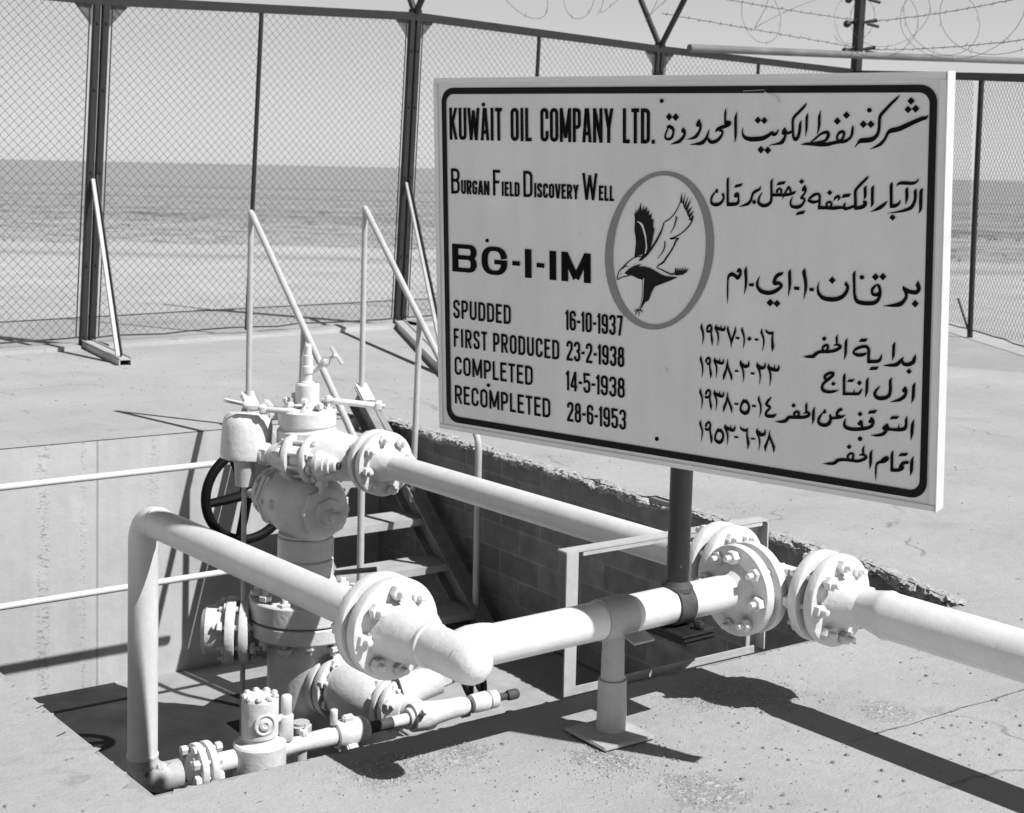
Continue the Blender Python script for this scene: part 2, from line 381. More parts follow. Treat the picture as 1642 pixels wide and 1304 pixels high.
g.add(flat, [tuple(t) for t in tri])
B = 9000.0
far = [(-B, -B), (B, -B), (B, B), (-B, B)]
k0 = len(g.v)
g.add([(x, y, 0) for x, y in far] + [(p.x, p.y, 0) for p in in_o], [(i, (i + 1) % 4, 4 + (i + 1) % 4, 4 + i) for i in range(4)])
struct('ground', g, M['ground'], 0)
# low sand banks that run across the plain behind the fence
F2 = Vector((0.574, 0.819, 0)); R2 = Vector((0.819, -0.574, 0))
for (s0, hgt, wid, seed) in ((28.6, 0.10, 2.2, 1), (45.0, 0.16, 3.0, 5)):
    b = MB(); n = 160; prof = [(-1, -0.02), (-0.5, 0.45), (-0.15, 0.95), (0.15, 1.0), (0.6, 0.4), (1, -0.02)]
    vs = []; fs = []
    for i in range(n + 1):
        L = (i / n - 0.42) * s0 * 2.4
        hh = hgt * (0.55 + 0.9 * (noise.noise((L * 0.15, seed, 0)) * 0.5 + 0.5) + 0.4 * noise.noise((L * 0.6, seed, 2)))
        c = F2 * (s0 + 0.6 * noise.noise((L * 0.05, seed, 7))) + R2 * L
        for (a, z) in prof: vs.append(c + F2 * (a * wid / 2) + Vector((0, 0, max(z * hh, -0.02))))
    m = len(prof)
    for i in range(n):
        for k in range(m - 1): fs.append((i * m + k, i * m + k + 1, (i + 1) * m + k + 1, (i + 1) * m + k))
    b.add(vs, fs); struct('sand_bank', b, M['ground'], 60)
# scrub tufts
b = MB(); rs = random.Random(3)
for i in range(900):
    s0 = rs.choice((rs.uniform(29.5, 44), rs.uniform(30, 36), rs.uniform(40, 70))); L = rs.uniform(-0.42, 0.75) * s0
    c = F2 * s0 + R2 * L; k = rs.uniform(0.03, 0.11) * (1.3 if s0 > 40 else 1.0)
    for q in range(26):
        e = c + Vector((rs.gauss(0, k * 1.3), rs.gauss(0, k * 1.3), 0)); hh = k * rs.uniform(0.2, 1.0); l = k * rs.uniform(.12, .3)
        d_ = Vector((rs.uniform(-1, 1), rs.uniform(-1, 1), rs.uniform(.1, .7))) * l; p_ = e + Vector((0, 0, hh * rs.random()))
        b.add([p_, p_ + d_ + Vector((0, 0, l)), p_ + Vector((-d_.y, d_.x, d_.z))], [(0, 1, 2)])
tag(b.build('desert_scrub', M['scrub'], None, 0), 'low dry scrub dotted over the plain beyond the fence', 'scrub', kind='stuff')
# loose grit on the slab, denser in the broken patches
def grit(name, mt, n, patches, seed, smin, smax, label):
    b = MB(); rs = random.Random(seed)
    for i in range(n):
        while True:
            px, py, rad = rs.choice(patches)
            x = rs.gauss(px, rad); y = rs.gauss(py, rad * 0.8)
            if (1.3 < x < 5.12 and 3.6 < y < 8.8) or math.hypot(x, y) < 1.6: continue
            break
        r = smin + (smax - smin) * rs.random() ** 4; a0 = rs.uniform(0, 6.28)
        pts = [(x + r * (0.7 + .6 * rs.random()) * math.cos(a0 + k * 1.2566), y + r * (0.7 + .6 * rs.random()) * math.sin(a0 + k * 1.2566), -0.002) for k in range(5)]
        hh = r * rs.uniform(0.35, 0.8)
        top = [(x + (p[0] - x) * .55, y + (p[1] - y) * .55, hh * rs.uniform(.8, 1.1)) for p in pts]
        b.add(pts + top, [(k, (k + 1) % 5, 5 + (k + 1) % 5, 5 + k) for k in range(5)] + [(5, 6, 7, 8, 9)])
    tag(b.build(name, mt, None, 0), label, 'stones', kind='stuff')
grit('gravel', M['stone'], 3600, [(2.6, 2.6, .9), (3.6, 2.6, .7), (2.2, 2.9, .6), (6.5, 6.0, 1.6), (3.4, 10.6, 1.2), (7, 9.5, 1.8), (5.0, 11.5, 1.5)], 11, 0.0015, 0.010, 'grey grit scattered over the sunlit concrete slab')
grit('rubble', M['rubble'], 5200, [(2.02, 3.50, .10), (2.2, 3.47, .10), (3.22, 3.47, .13), (3.38, 3.36, .12), (2.7, 3.0, .25), (5.05, 6.9, .12), (5.08, 5.4, .12), (2.62, 3.2, .1)], 12, 0.0012, 0.0065, 'pale crumbs of broken concrete on the slab edge')
# saw-cut joint in the near slab
b = MB()
ja = [Vector((3.30 + i * 0.05, 2.93 + 0.012 * noise.noise((i * .4, 2, 0)), 0.0035)) for i in range(22)]
for i in range(21):
    wd = 0.0015 + 0.006 * max(0, noise.noise((i * .45, 5, 1))); b.add([ja[i] + Vector((0, -wd, 0)), ja[i + 1] + Vector((0, -wd, 0)), ja[i + 1] + Vector((0, wd, 0)), ja[i] + Vector((0, wd, 0))], [(0, 1, 2, 3)])
struct('slab_joint', b, M['stone'], 0)
# cellar floor and the dark silt lying in it
b = MB(); b.add([(1.0, 3.5, ZF), (5.2, 3.5, ZF), (5.2, 8.9, ZF), (1.0, 8.9, ZF)], [(0, 1, 2, 3)])
struct('cellar_floor', b, mat('cellar_floor_concrete', 0.40, 0.85, 0.2, 3, 0.4, 0.008, 30))
sh = [(1.0, 8.70), (3.14, 8.70), (3.19, 8.42), (3.24, 8.24), (3.36, 8.12), (3.44, 8.04), (3.52, 8.10), (3.62, 8.13), (3.80, 8.10), (4.0, 7.98), (4.3, 7.7), (4.9, 7.4), (4.95, 3.67), (1.0, 3.67)]
shore = []
for i, p in enumerate(sh):
    q = sh[(i + 1) % len(sh)]
    nseg = 6 if 1 <= i <= 10 else 1
    for k in range(nseg):
        t = k / nseg; e = Vector((p[0] + (q[0] - p[0]) * t, p[1] + (q[1] - p[1]) * t, ZF + 0.006))
        if nseg > 1: e += Vector((noise.noise((e.x * 9, e.y * 9, 0)), noise.noise((e.x * 9, e.y * 9, 4)), 0)) * 0.03
        shore.append(e)
b = MB(); b.add(shore, [tuple(t) for t in tessellate_polygon([shore])]); struct('oily_silt', b, M['oil'])
b = MB(); b.box((4.30, 5.55, (ZF - 1.06) / 2), (1.36, 3.70, -1.06 - ZF), bev=.012); tag(b.build('concrete_pad', mat('pad_concrete', .44, .9, .22, 6, .4, .006, 60)), 'concrete pad in the cellar that the steel stair lands on', 'slab')
# walls of the cellar (each a slab behind the hole's edge)
def wall(name, a, b_, m_, label, th=0.25, zt=-0.006, front=0.0):
    a = Vector((*a, 0)); b_ = Vector((*b_, 0)); d = (b_ - a).normalized(); nn = Vector((d.y, -d.x, 0))
    mb = MB(); mid = (a + b_) / 2 + nn * th / 2
    mb.box((mid.x, mid.y, (zt + ZF - 0.2) / 2), ((b_ - a).length, th, zt - ZF + 0.2), (d, nn, Vector((0, 0, 1))))
    return tag(mb.build(name, m_), label, 'wall')
wall('concrete_wall', (5.3, 8.692), (0.7, 8.692), M['farwall'], 'sunlit board-marked concrete wall behind the two pale guard rails')
wr = wall('block_wall', (4.985, 3.5), (5.005, 8.688), M['brick'], 'shaded block wall under the crumbling edge beside the steel stair')
wall('retaining_wall', (1.13, 8.688), (1.44, 3.69), mat('cellar_side_concrete', .42, .9, .2, 4, .4, .01, 20), 'concrete cellar wall under the ragged slab edge at the lower left')
wall('end_wall', (1.3, 3.690), (4.98, 3.690), mat('cellar_end_concrete', .36, .9, .25, 4, .4, .01, 20), 'near concrete cellar wall under the slab edge below the steel angle frame')
# crumbling mortar along the top of the block wall
b = MB(); n = 900; prof = [(0.07, -0.004), (0.045, 0.004), (0.02, 0.004), (-0.004, -0.003), (-0.022, -0.011), (-0.036, -0.023), (-0.043, -0.040), (-0.044, -0.058), (-0.038, -0.078), (-0.028, -0.098), (-0.014, -0.115), (0.004, -0.128)]
vs = []; fs = []; m = len(prof)
for i in range(n + 1):
    y = 3.69 + (8.66 - 3.69) * i / n; x = 4.972 + 0.02 * (y - 4.3) / 4.4 if y > 4.3 else 4.972 - .25 * (4.3 - y)
    t = (y - 4.3) / 4.39
    cut = 0.09 * max(0, 1 - (abs(t - 0.315) / 0.035) ** 4) + 0.03 * max(0, 1 - abs(t - 0.45) / 0.02)
    hang = 0.75 + 0.6 * noise.noise((y * 2.1, 0, 3)) + 0.5 * noise.noise((y * 7, 1, 3))
    for k, (dx, z) in enumerate(prof):
        zz = z * .52 * (max(0.25, hang) if k >= 4 else 1)
        j = (noise.noise((y * 9, z * 40, 0)) * 0.020 + noise.noise((y * 31, z * 80, 5)) * 0.016 + noise.noise((y * 75, z * 160, 8)) * 0.010) * (0.3 if k < 2 else 1.0)
        j2 = (noise.noise((y * 16, z * 50, 9)) * 0.010 + noise.noise((y * 60, z * 90, 2)) * 0.008) * (0.0 if k < 2 else 1.0)
        vs.append((x + (dx if dx > 0 else dx * (.45 if y < 5.2 else .8)) + j + (cut if 1 < k < 7 else 0), y, zz + j2 - (cut * .5 if 2 < k < 7 else 0)))
for i in range(n):
    for k in range(m - 1): fs.append((i * m + k, i * m + k + 1, (i + 1) * m + k + 1, (i + 1) * m + k))
b.add(vs, fs); b.build('crumbling_edge', M['plaster'], wr, 0)

# ------------------------------------------------------------------ pipes, flanges
def A_(y): return Vector((3.529 - (y - 2.567) * 0.0705, y, 0.359))
def B_(x): return Vector((x, 3.352 + (x - 2.329) * 0.04, 0.359))
def C_(y): return Vector((2.118 - (y - 3.895) * 0.078, y, 0.359))
dA = (A_(2) - A_(3)).normalized(); dB = (B_(3) - B_(2)).normalized(); dC = (C_(3) - C_(4)).normalized()
STUD = {}
def stud(L, r=0.0105):
    k = (round(L, 3), r); pr = 0.046 if r > 0.0095 else 0.026
    if k not in STUD:
        b = MB(); b.cyl((0, 0, -L / 2 - pr), (0, 0, L / 2 + pr), r, 10, bev=0.002)
        for s in (-1, 1): b.hexn((0, 0, s * (L / 2 + 0.011)), (0, 0, 1), r * 2.2, 0.024)
        STUD[k] = b.mesh('stud_bolt', M['white_thick'])
    return STUD[k]
def bolts(parent, c, d, rb, n, L, r=0.0105, ph=0.5, name='stud_bolt', skip=()):
    d, u, v = frame(d)
    for k in range(n):
        if k in skip: continue
        a = 2 * math.pi * (k + ph) / n; p = Vector(c) + (u * math.cos(a) + v * math.sin(a)) * rb
        off = d * (0.013 * math.sin(k * 2.3 + p.x * 9))
        q = d.to_track_quat('Z', 'Y').to_matrix().to_4x4()
        place(name, stud(L, r), parent, Matrix.Translation(p + off) @ q @ Matrix.Rotation(k * 0.7, 4, 'Z'))
def flange_pair(parent, c, d, Rf=0.147, th=0.036, gap=0.028, rp=0.057, hub=(0.085, 0.085), nb=8, rb=0.116, m_='white_thick', name='flange', r=0.0105, ph=0.5):
    g2 = gap / 2; e = 0.006; pr = []
    if hub[0]: pr += [(-g2 - th - hub[0], rp), (-g2 - th - hub[0] + .004, rp + .003), (-g2 - th - .012, rp * 1.42), (-g2 - th, rp * 1.62)]
    else: pr += [(-g2 - th, rp * 1.2)]
    pr += [(-g2 - th, Rf - e), (-g2 - th + e * .3, Rf - e * .3), (-g2 - th + e, Rf), (-g2 - e, Rf), (-g2 - e * .3, Rf - e * .3), (-g2, Rf - e), (-g2, Rf * .68),
           (g2, Rf * .68), (g2, Rf - e), (g2 + e * .3, Rf - e * .3), (g2 + e, Rf), (g2 + th - e, Rf), (g2 + th - e * .3, Rf - e * .3), (g2 + th, Rf - e)]
    if hub[1]: pr += [(g2 + th, rp * 1.62), (g2 + th + .012, rp * 1.42), (g2 + th + hub[1] - .004, rp + .003), (g2 + th + hub[1], rp)]
    else: pr += [(g2 + th, rp * 1.2)]
    f = MB().lathe(c, d, pr, 48).build(name, M[m_], parent, 30)
    bolts(f, c, d, rb, nb, 2 * th + gap, r, ph)
    return f
def arc_pts(c, a, b, Rr, n=10):
    """quarter bend: from c + a*R to c + b*R around centre c+(a+b)*R"""
    a = Vector(a); b = Vector(b); ce = Vector(c) + (a + b) * Rr
    return [ce - b * Rr * math.cos(t * math.pi / 2 / n) - a * Rr * math.sin(t * math.pi / 2 / n) for t in range(n + 1)]
RP = 0.057
# flowline A: from the tree to the crossing
tA = thing('flowline', A_(4.6), 'long white pipe running from the wellhead behind the sign post', 'pipe')
MB().cyl(A_(5.62), A_(3.70), RP, 36).build('pipe', M['white'], tA)
flange_pair(tA, A_(5.735), dA, hub=(0.03, 0.085), ph=0.2)
# crossing tee with its two flanges and the sun-facing branch flange
tT = thing('pipe_tee', A_(3.40), 'white flanged pipe tee with three bolted flanges right of the dark sign post', 'pipe fitting')
b = MB(); b.lathe(A_(3.60), dA, [(0, RP), (0.05, RP * 1.12), (0.33, RP * 1.12), (0.40, RP)], 36); b.build('tee_body', M['white_thick'], tT)
MB().lathe(B_(3.30), dB, [(0, RP), (0.05, RP * 1.1), (0.16, RP * 1.12), (0.2, RP * 0.95)], 32).build('branch_neck', M['white_thick'], tT)
flange_pair(tT, A_(3.625), dA, hub=(0.05, 0.05), ph=0.35)
flange_pair(tT, A_(3.175), dA, hub=(0.06, 0.09), ph=0.1)
flange_pair(tT, B_(3.325), dB, hub=(0.035, 0.05), ph=0.15)
# outgoing larger pipe
tE = thing('export_pipe', A_(2.2), 'thick white pipe leaving past the right edge of the slab', 'pipe')
RE = 0.073
MB().lathe(A_(3.06), dA, [(0, RP), (0.03, RP + .001), (0.10, RE), (0.115, RE + .004), (0.13, RE), (2.3, RE)], 40).build('pipe', M['white'], tE)
# pipe B: capped end near the slab edge to the branch flange
tB = thing('cross_pipe', B_(2.6), 'white cross pipe with rounded end cap resting on the grey support stand', 'pipe')
MB().cyl(B_(2.165), B_(3.27), RP, 36).build('pipe', M['white'], tB)
cap_c = C_(3.245); xC = C_(3.352)
b = MB(); b.lathe(C_(3.50), dC, [(0, RP * .98), (0.02, RP * 1.05), (0.10, RP * 1.08), (0.2, RP * 1.08), (0.228, RP * 1.05), (0.231, RP * 1.10), (0.245, RP * 1.08), (0.268, RP * 1.0), (0.288, RP * .82), (0.301, RP * .55), (0.308, RP * .25), (0.310, 0)], 36)
b.build('end_cap', M['white_thick'], tB)
b = MB(); b.lathe(xC + dB * 0.03, dB, [(0, RP), (0.04, RP * 1.12), (0.09, RP * 1.1), (0.12, RP * 1.01)], 32); b.build('weld_collar', M['white_thick'], tB)
# pipe C: drops to the cellar at its far end, bolted to B's end
tC = thing('riser_pipe', (2.01, 5.27, -0.8), 'white pipe that rises from the cellar and bends over towards the near flange', 'pipe')
ez = Vector((0, 0, 1)); top = C_(5.27)
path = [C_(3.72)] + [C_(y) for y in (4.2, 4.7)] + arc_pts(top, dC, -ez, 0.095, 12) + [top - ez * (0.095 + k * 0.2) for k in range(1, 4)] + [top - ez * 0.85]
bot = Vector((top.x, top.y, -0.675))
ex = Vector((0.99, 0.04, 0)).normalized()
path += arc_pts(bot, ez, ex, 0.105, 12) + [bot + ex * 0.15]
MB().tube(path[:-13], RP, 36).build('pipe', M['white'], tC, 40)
MB().tube(path[-14:], RP * 1.012, 36).build('elbow', mat('grey_elbow_paint', .60, .6, .3, 12, .4, .004, 40, spots=.6, spot_v=.18), tC, 40)  # bottom elbow coloured greyer than the riser, with darker spots
b = MB(); b.lathe(bot + ez * 0.118, -ez, [(0, RP), (.004, RP + .0035), (.014, RP + .0035), (.018, RP)], 36); b.build('weld_bead', M['white_thick'], tC)
b = MB(); b.lathe(C_(5.16), dC, [(0, RP), (.004, RP + .003), (.012, RP + .003), (.016, RP)], 36); b.build('weld_bead', M['white_thick'], tC)
flange_pair(tC, C_(3.655), dC, Rf=0.150, th=0.040, gap=0.026, hub=(0.05, 0), rp=0.06, ph=0.1)
MB().lathe(C_(3.605), dC, [(0, .098), (.015, .090), (.03, .086), (.09, .078), (.13, .068), (.16, .063), (.165, .066), (.175, .066), (.18, .061)], 40).build('reducer', M['white_thick'], tC)
# ------------------------------------------------------------------ low manifold along the near side of the cellar
zD = -0.668; y0 = bot.y
def D_(x, dz=0): return Vector((x, y0 + (x - 2.0) * 0.01, zD + dz))
dX = (D_(3) - D_(2)).normalized()
tD = thing('lower_manifold', D_(2.9), 'low white line of couplings and valves along the front of the cellar', 'pipe')
flange_pair(tD, D_(2.255), dX, Rf=0.098, th=0.03, gap=0.012, rp=0.042, hub=(0.02, 0.03), nb=8, rb=0.078, r=0.009, ph=0.3)
MB().lathe(D_(2.29), dX, [(0, .042), (.07, .040), (.1, .040)], 28).build('nipple', M['white_thick'], tD)
b = MB(); b.lathe(D_(2.60), dX, [(0, .034), (.09, .034), (.12, .036), (.125, .036), (.13, .038), (.235, .040), (.25, .036)], 28); b.build('coupling', M['white_thick'], tD)
ch = MB(); c0 = D_(2.503)
ch.lathe((c0.x, c0.y, -0.82), (0, 0, 1), [(0, .104), (.12, .106), (.195, .106), (.203, .100), (.206, .084), (.215, .07), (.222, .068), (.23, .066)], 40)
body = ch.build('choke_body', M['white_thick'], tD)
ch = MB(); ch.lathe((c0.x, c0.y, -0.595), (0, 0, 1), [(0, .066), (.008, .074), (.15, .074), (.158, .072), (.166, .066)], 36)
for k in range(9): ch.box((c0.x + .062 * math.cos(k * .698), c0.y + .062 * math.sin(k * .698), -0.426), (.024, .024, .016), bev=.004)
cp = ch.build('choke_cap', M['white_thick'], body)
fr = (Vector((0, 0, 0)) - c0); fr.z = 0; fr.normalize(); fr = (Matrix.Rotation(R(16), 3, 'Z') @ fr)
ch = MB(); fc = Vector((c0.x, c0.y, -0.525)) + fr * 0.066
ch.lathe(fc, fr, [(0, .044), (.008, .044), (.011, .041), (.011, .036), (.007, .034), (.007, .024), (.013, .022), (.015, .012), (.011, .008), (.011, 0)], 30); ch.build('round_boss', M['white_thick'], cp)
ch = MB(); sp = D_(2.62, 0.09); ch.cyl(sp - ez * .06, sp + ez * .05, .03, 16, bev=.006); ch.cyl(sp + ez * .045, sp + ez * .13, .022, 16, bev=.008); ch.cyl(D_(2.57, .12), sp + ez * .05, .014, 10); ch.build('relief_valve', M['white_thick'], tD)
ch = MB(); q = D_(2.70, 0.035); ch.hexn(q + ez * .008, ez, .02, .03); ch.cyl(q, q + ez * .045 + dX * .012, .006, 8); ch.build('bleed_plug', M['white_thick'], tD)
# hammer union with lugs
hu = MB(); hu.lathe(D_(2.845), dX, [(0, .034), (.004, .054), (.012, .058), (.05, .062), (.10, .060), (.135, .056), (.15, .045), (.16, .03)], 36)
for k in range(3):
    a = R(100 + k * 120); off = Vector((0, -math.sin(a) * .066, math.cos(a - R(90)) * .0)); hu.box(D_(2.90) + Vector((0, math.cos(a), math.sin(a))) * .066, (.05, .03, .035), (dX, Vector((0, -math.sin(a), math.cos(a))), Vector((0, math.cos(a), math.sin(a)))), bev=.006)
hu.cyl(D_(2.84, .05), D_(2.84, .115), .016, 14, bev=.004); hu.build('hammer_union', M['white_thick'], tD)
hu = MB(); hu.lathe(D_(2.995), dX, [(0, .03), (.01, .03), (.012, .025), (.13, .025)], 20); hu.build('bare_nipple', M['rusty'], tD)
hu = MB(); hu.lathe(D_(3.12), dX, [(0, .026), (.08, .026), (.082, .022)], 20); hu.build('painted_nipple', M['white_thick'], tD)
hu = MB(); hu.lathe(D_(3.20), dX, [(0, .04), (.01, .046), (.016, .046), (.018, .06), (.07, .064), (.1, .058), (.15, .05), (.22, .044), (.28, .042), (.30, .036), (.31, .03)], 32)
hu.cyl(D_(3.24, .03) + Vector((0, -.05, 0)), D_(3.24, .055) + Vector((0, -.085, 0)), .014, 12, bev=.003); hu.build('swage', M['white_thick'], tD)
hu = MB(); hu.lathe(D_(3.50), dX, [(0, .018), (.045, .018)], 14); hu.box(D_(3.49, -.03), (.05, .05, .03), bev=.004); hu.build('yoke', M['dark'], tD)
hu = MB(); hu.lathe(D_(3.525), dX, [(0, .03), (.004, .04), (.03, .043), (.085, .043), (.09, .040), (.092, .034), (.096, .034), (.098, .041), (.135, .041), (.14, .036), (.142, .02)], 30); hu.build('needle_valve', M['white_thick'], tD)
hu = MB(); hu.lathe(D_(3.665), dX, [(0, .017), (.05, .017), (.052, .012), (.058, .012), (.06, .021), (.068, .024), (.11, .024), (.118, .02)], 20); hu.build('valve_knob', M['rusty'], tD)
# ------------------------------------------------------------------ wellhead tree
ax = Vector((3.158, 6.174, 0)); up = Vector((0, 0, 1))
tw = thing('wellhead_tree', (ax.x, ax.y, ZF), 'tall white wellhead stack of valves and flanges standing in the cellar', 'wellhead')
def Z(z): return Vector((ax.x, ax.y, z))
def lz(name, prof, m_='white_thick', n=40, parent=None, c=ax):
    return MB().lathe((c.x, c.y, 0), up, [(z, r) for z, r in prof], n).build(name, M[m_], parent or tw, 30)
lz('casing', [(ZF, .21), (-1.30, .21), (-1.29, .178), (-0.56, .175), (-0.525, .185), (-0.52, .20)])
cf = lz('casing_flange', [(-.52, .20), (-.515, .255), (-.508, .262), (-.446, .264), (-.442, .258), (-.441, .238), (-.434, .238), (-.433, .258), (-.428, .264), (-.345, .264), (-.338, .258), (-.335, .20), (-.32, .16), (-.26, .148), (-.235, .135)], n=56)
bolts(cf, (ax.x, ax.y, -.43), up, .225, 12, .19, .015, .3, 'flange_bolt')
b = MB(); b.cyl(Z(-.235) + R2 * .14, Z(-.212) + R2 * .34, .013, 10); b.build('lever_bar', M['dark'], tw)
lz('tubing_spool', [(-.24, .126), (-.236, .133), (-.166, .133), (-.162, .128), (-.161, .122), (-.155, .122), (-.154, .128), (-.150, .133), (-.062, .133), (-.055, .128), (-.052, .105), (-.02, .10), (.0, .105), (.03, .12)])
# master gate valve, lying along the stair direction, with its black handwheel behind
vy = Vector((0.03, -1, 0)).normalized(); vz = .095
def V(t, z=vz): p = ax + vy * t; return Vector((p.x, p.y, z))
b = MB(); b.lathe(V(-.33), vy, [(0, .10), (.01, .128), (.05, .132), (.055, .118), (.09, .125), (.16, .148), (.26, .165), (.36, .168), (.44, .158), (.48, .14), (.50, .11), (.51, .07)], 40)
b.lathe((ax.x, ax.y, -.05), up, [(0, .128), (.012, .13), (.022, .10), (.05, .088), (.10, .11), (.2, .12), (.28, .10), (.33, .105)], 36); mv = b.build('master_valve', M['white_thick'], tw, 40)
b = MB(); b.lathe(V(-.235), vy, [(0, .118), (.006, .158), (.036, .160), (.04, .152), (.046, .152), (.05, .160), (.082, .158), (.088, .12)], 8); bf = b.build('bonnet_flange', M['white_thick'], mv)
bolts(bf, V(-.194), vy, .132, 8, .09, .0105, .3, 'bonnet_bolt')
b = MB(); b.lathe(V(.165), vy, [(0, .112), (.006, .122), (.034, .122), (.040, .112), (.042, .075), (.06, .07)], 8); b.build('bonnet_plate', M['white_thick'], mv)
b = MB(); b.box(V(.02, vz - .02) + R2 * .155, (.05, .20, .11), (R2, Vector((R2.y, -R2.x, 0)), up), bev=.012); b.box(V(.02, vz + .01) - R2 * .16 - F2 * .02, (.03, .10, .05), (R2, Vector((R2.y, -R2.x, 0)), up), bev=.006); b.build('seat_pocket', M['white_thick'], mv)
b = MB(); b.lathe(V(.20, vz - .01), vy, [(0, .05), (.02, .05), (.03, .032), (.06, .03), (.062, .022), (.09, .022), (.092, .032), (.12, .034), (.13, .026), (.137, .01)], 20); b.build('grease_fitting', M['white_thick'], mv)
b = MB(); b.cyl(V(-.30), V(-.60, .03), .024, 16); b.lathe(V(-.36, .085), vy, [(0, .04), (.02, .052), (.17, .052), (.19, .06), (.2, .06)], 24); b.build('valve_stem', M['white_thick'], mv)
wc = V(-.61, .025)
hw = MB(); hw.ring(wc, vy, .232, .025, 48, 12); hw.lathe(wc - vy * .03, vy, [(0, .035), (.05, .04), (.06, .03)], 20)
_, wu, wv = frame(vy)
for k in range(5):
    a = R(24 + 72 * k); dd = wu * math.cos(a) + wv * math.sin(a); hw.tube([wc + dd * .02, wc + dd * .12 + vy * .006, wc + dd * .232], [.028, .026, .022], 8)
hw.build('handwheel', M['black'], mv)
# cross above it and the oblique arm with the wing valve
lz('cross_block', [(.255, .115), (.27, .135), (.30, .14), (.42, .142), (.452, .142), (.46, .136), (.462, .128), (.474, .128), (.476, .132), (.482, .137), (.545, .138), (.552, .132), (.554, .08)], n=44)
az = .345; d2 = Vector((0.50, -0.866, 0)); aw = Vector((3.08, 6.05, .345))      # flanged wing on the near side
def Wg(t): return aw + d2 * t
T = A_(5.735) - dA * .02
arm0 = T - d2 * .235 + Vector((0, 0, az - T.z))
P0 = ax + Vector((0.00, -0.10, az)); # middle of the oblique arm
b = MB(); b.lathe(Wg(.04), (T - dA * .06) - Wg(.04), [(0, .08), (.05, .10), (.20, .10), (.27, .075)], 28); b.lathe(T - dA * .16, dA, [(0, .07), (.03, .085), (.11, .085), (.13, .075), (.16, .065)], 32)
b.tube([Vector((ax.x, ax.y, az + .02)), ax + Vector((.08, -.16, az + .012)), T - dA * .10], [.115, .105, .085], 28); b.build('outlet_body', M['white_thick'], tw, 50)
wf = flange_pair(tw, Wg(.0), d2, Rf=.110, th=.030, gap=.070, rp=.05, hub=(.10, .03), nb=8, rb=.084, r=.010, name='wing_flange')
b = MB(); b.lathe(Wg(-.19), d2, [(0, .042), (.02, .052), (.06, .064), (.10, .08), (.13, .088)], 28); b.build('wing_cone', M['white_thick'], tw, 40)
b = MB(); gq = Wg(.075) - F2 * .075 + R2 * .012; b.lathe(gq, d2, [(0, .06), (.02, .062), (.035, .052), (.05, .052), (.052, .044), (.075, .044), (.077, .03), (.10, .03), (.105, .024)], 26); gb = b.build('gauge_bushing', M['white_thick'], tw)
MB().lathe(gq + d2 * .095, d2, [(0, .017), (.02, .017), (.022, .010), (.024, .010)], 16).build('open_plug', M['rusty'], gb)
b = MB(); b.hexn(Wg(-.20), d2, .055, .04); b.lathe(Wg(-.255), d2, [(0, .03), (.01, .052), (.045, .052), (.055, .04)], 24); b.build('union', M['white_thick'], tw)
bc = Wg(-.33); bc.z = .41
b = MB(); b.lathe(bc - Vector((0, 0, .11)), (0.10, 0.06, 1), [(0, .09), (.008, .114), (.03, .119), (.165, .119), (.20, .112), (.222, .092), (.228, .04)], 40); b.cyl(bc, Wg(-.22), .05, 20); b.build('wing_block', M['white_thick'], tw)
b = MB(); b.tube([bc - Vector((0.02, .04, .10)), bc - Vector((0.02, .04, .22))], [.05, .042], 16); b.tube([bc - Vector((0.02, .04, .21)), Vector((bc.x - .02, bc.y - .04, ZF + .004))], .0125, 10); b.build('drain_pipe', M['pale_steel'], tw)
b = MB(); b.bar(bc + Vector((.05, .02, .08)), bc + Vector((.12, -.02, .16)), .05, .06, bev=.008); b.bar(bc + Vector((.10, -.04, .10)), bc + Vector((.22, -.10, .11)), .035, .04, bev=.008); b.build('clamp_bracket', M['white_thick'], tw)
# needle valve hanging under the arm
b = MB(); q = Wg(.10) + Vector((0, 0, -.07)); b.cyl(q + Vector((0, 0, .05)), q - Vector((0, 0, .09)), .016, 12); b.hexn(q - Vector((0, 0, .02)), (0, 0, 1), .034, .06); b.cyl(q - Vector((0, 0, .025)), q + R2 * .11 + Vector((0, 0, .0)), .011, 10); b.bar(q + R2 * .085 + Vector((0, 0, -.03)), q + R2 * .10 + Vector((0, 0, .035)), .012, .016, bev=.003); b.build('drain_valve', M['white_thick'], tw)
# tree cap, clamp bars and the gauge cock on top
cap = lz('tree_cap', [(.553, .074), (.556, .078), (.575, .078), (.58, .064), (.583, .057), (.668, .057), (.676, .052), (.678, .02)], n=32)
bolts(tw.children[0] if False else cap, (ax.x, ax.y, .565), up, .100, 8, .03, .0085, .2, 'cap_bolt')
nb_ = R2
b = MB(); l0 = Z(.560) - nb_ * .185 - F2 * .09; l1 = Z(.552) + nb_ * .035 - F2 * .10
b.cyl(l0, l1, .0145, 14, bev=.003); b.cyl(l1 - nb_ * .04 - Vector((0, 0, .05)), l1 - nb_ * .04 + Vector((0, 0, .02)), .012, 10); b.cyl(l0 - nb_ * .19 + Vector((0, 0, .045)), l0 - nb_ * .03 + Vector((0, 0, .012)), .006, 8); b.hexn(l0 - nb_ * .01, nb_, .024, .03); b.hexn(l0 - nb_ * .055 + Vector((0, 0, .01)), nb_, .018, .05); b.ball(l0 - nb_ * .09 + Vector((0, 0, .02)), .019, 12); b.build('clamp_bar', M['white_thick'], tw)
b = MB(); l0 = Z(.592) + nb_ * .075 + F2 * .03; l1 = Z(.568) + nb_ * .34 + F2 * .03
b.cyl(l0, l1, .0155, 14, bev=.003); b.hexn(l1 - nb_ * .004, nb_, .026, .028); b.cyl(l1, l1 + nb_ * .025, .010, 8); b.cyl(l0 + nb_ * .02 - Vector((0, 0, .05)), l0 + nb_ * .02, .012, 10); b.build('clamp_bar', M['white_thick'], tw)
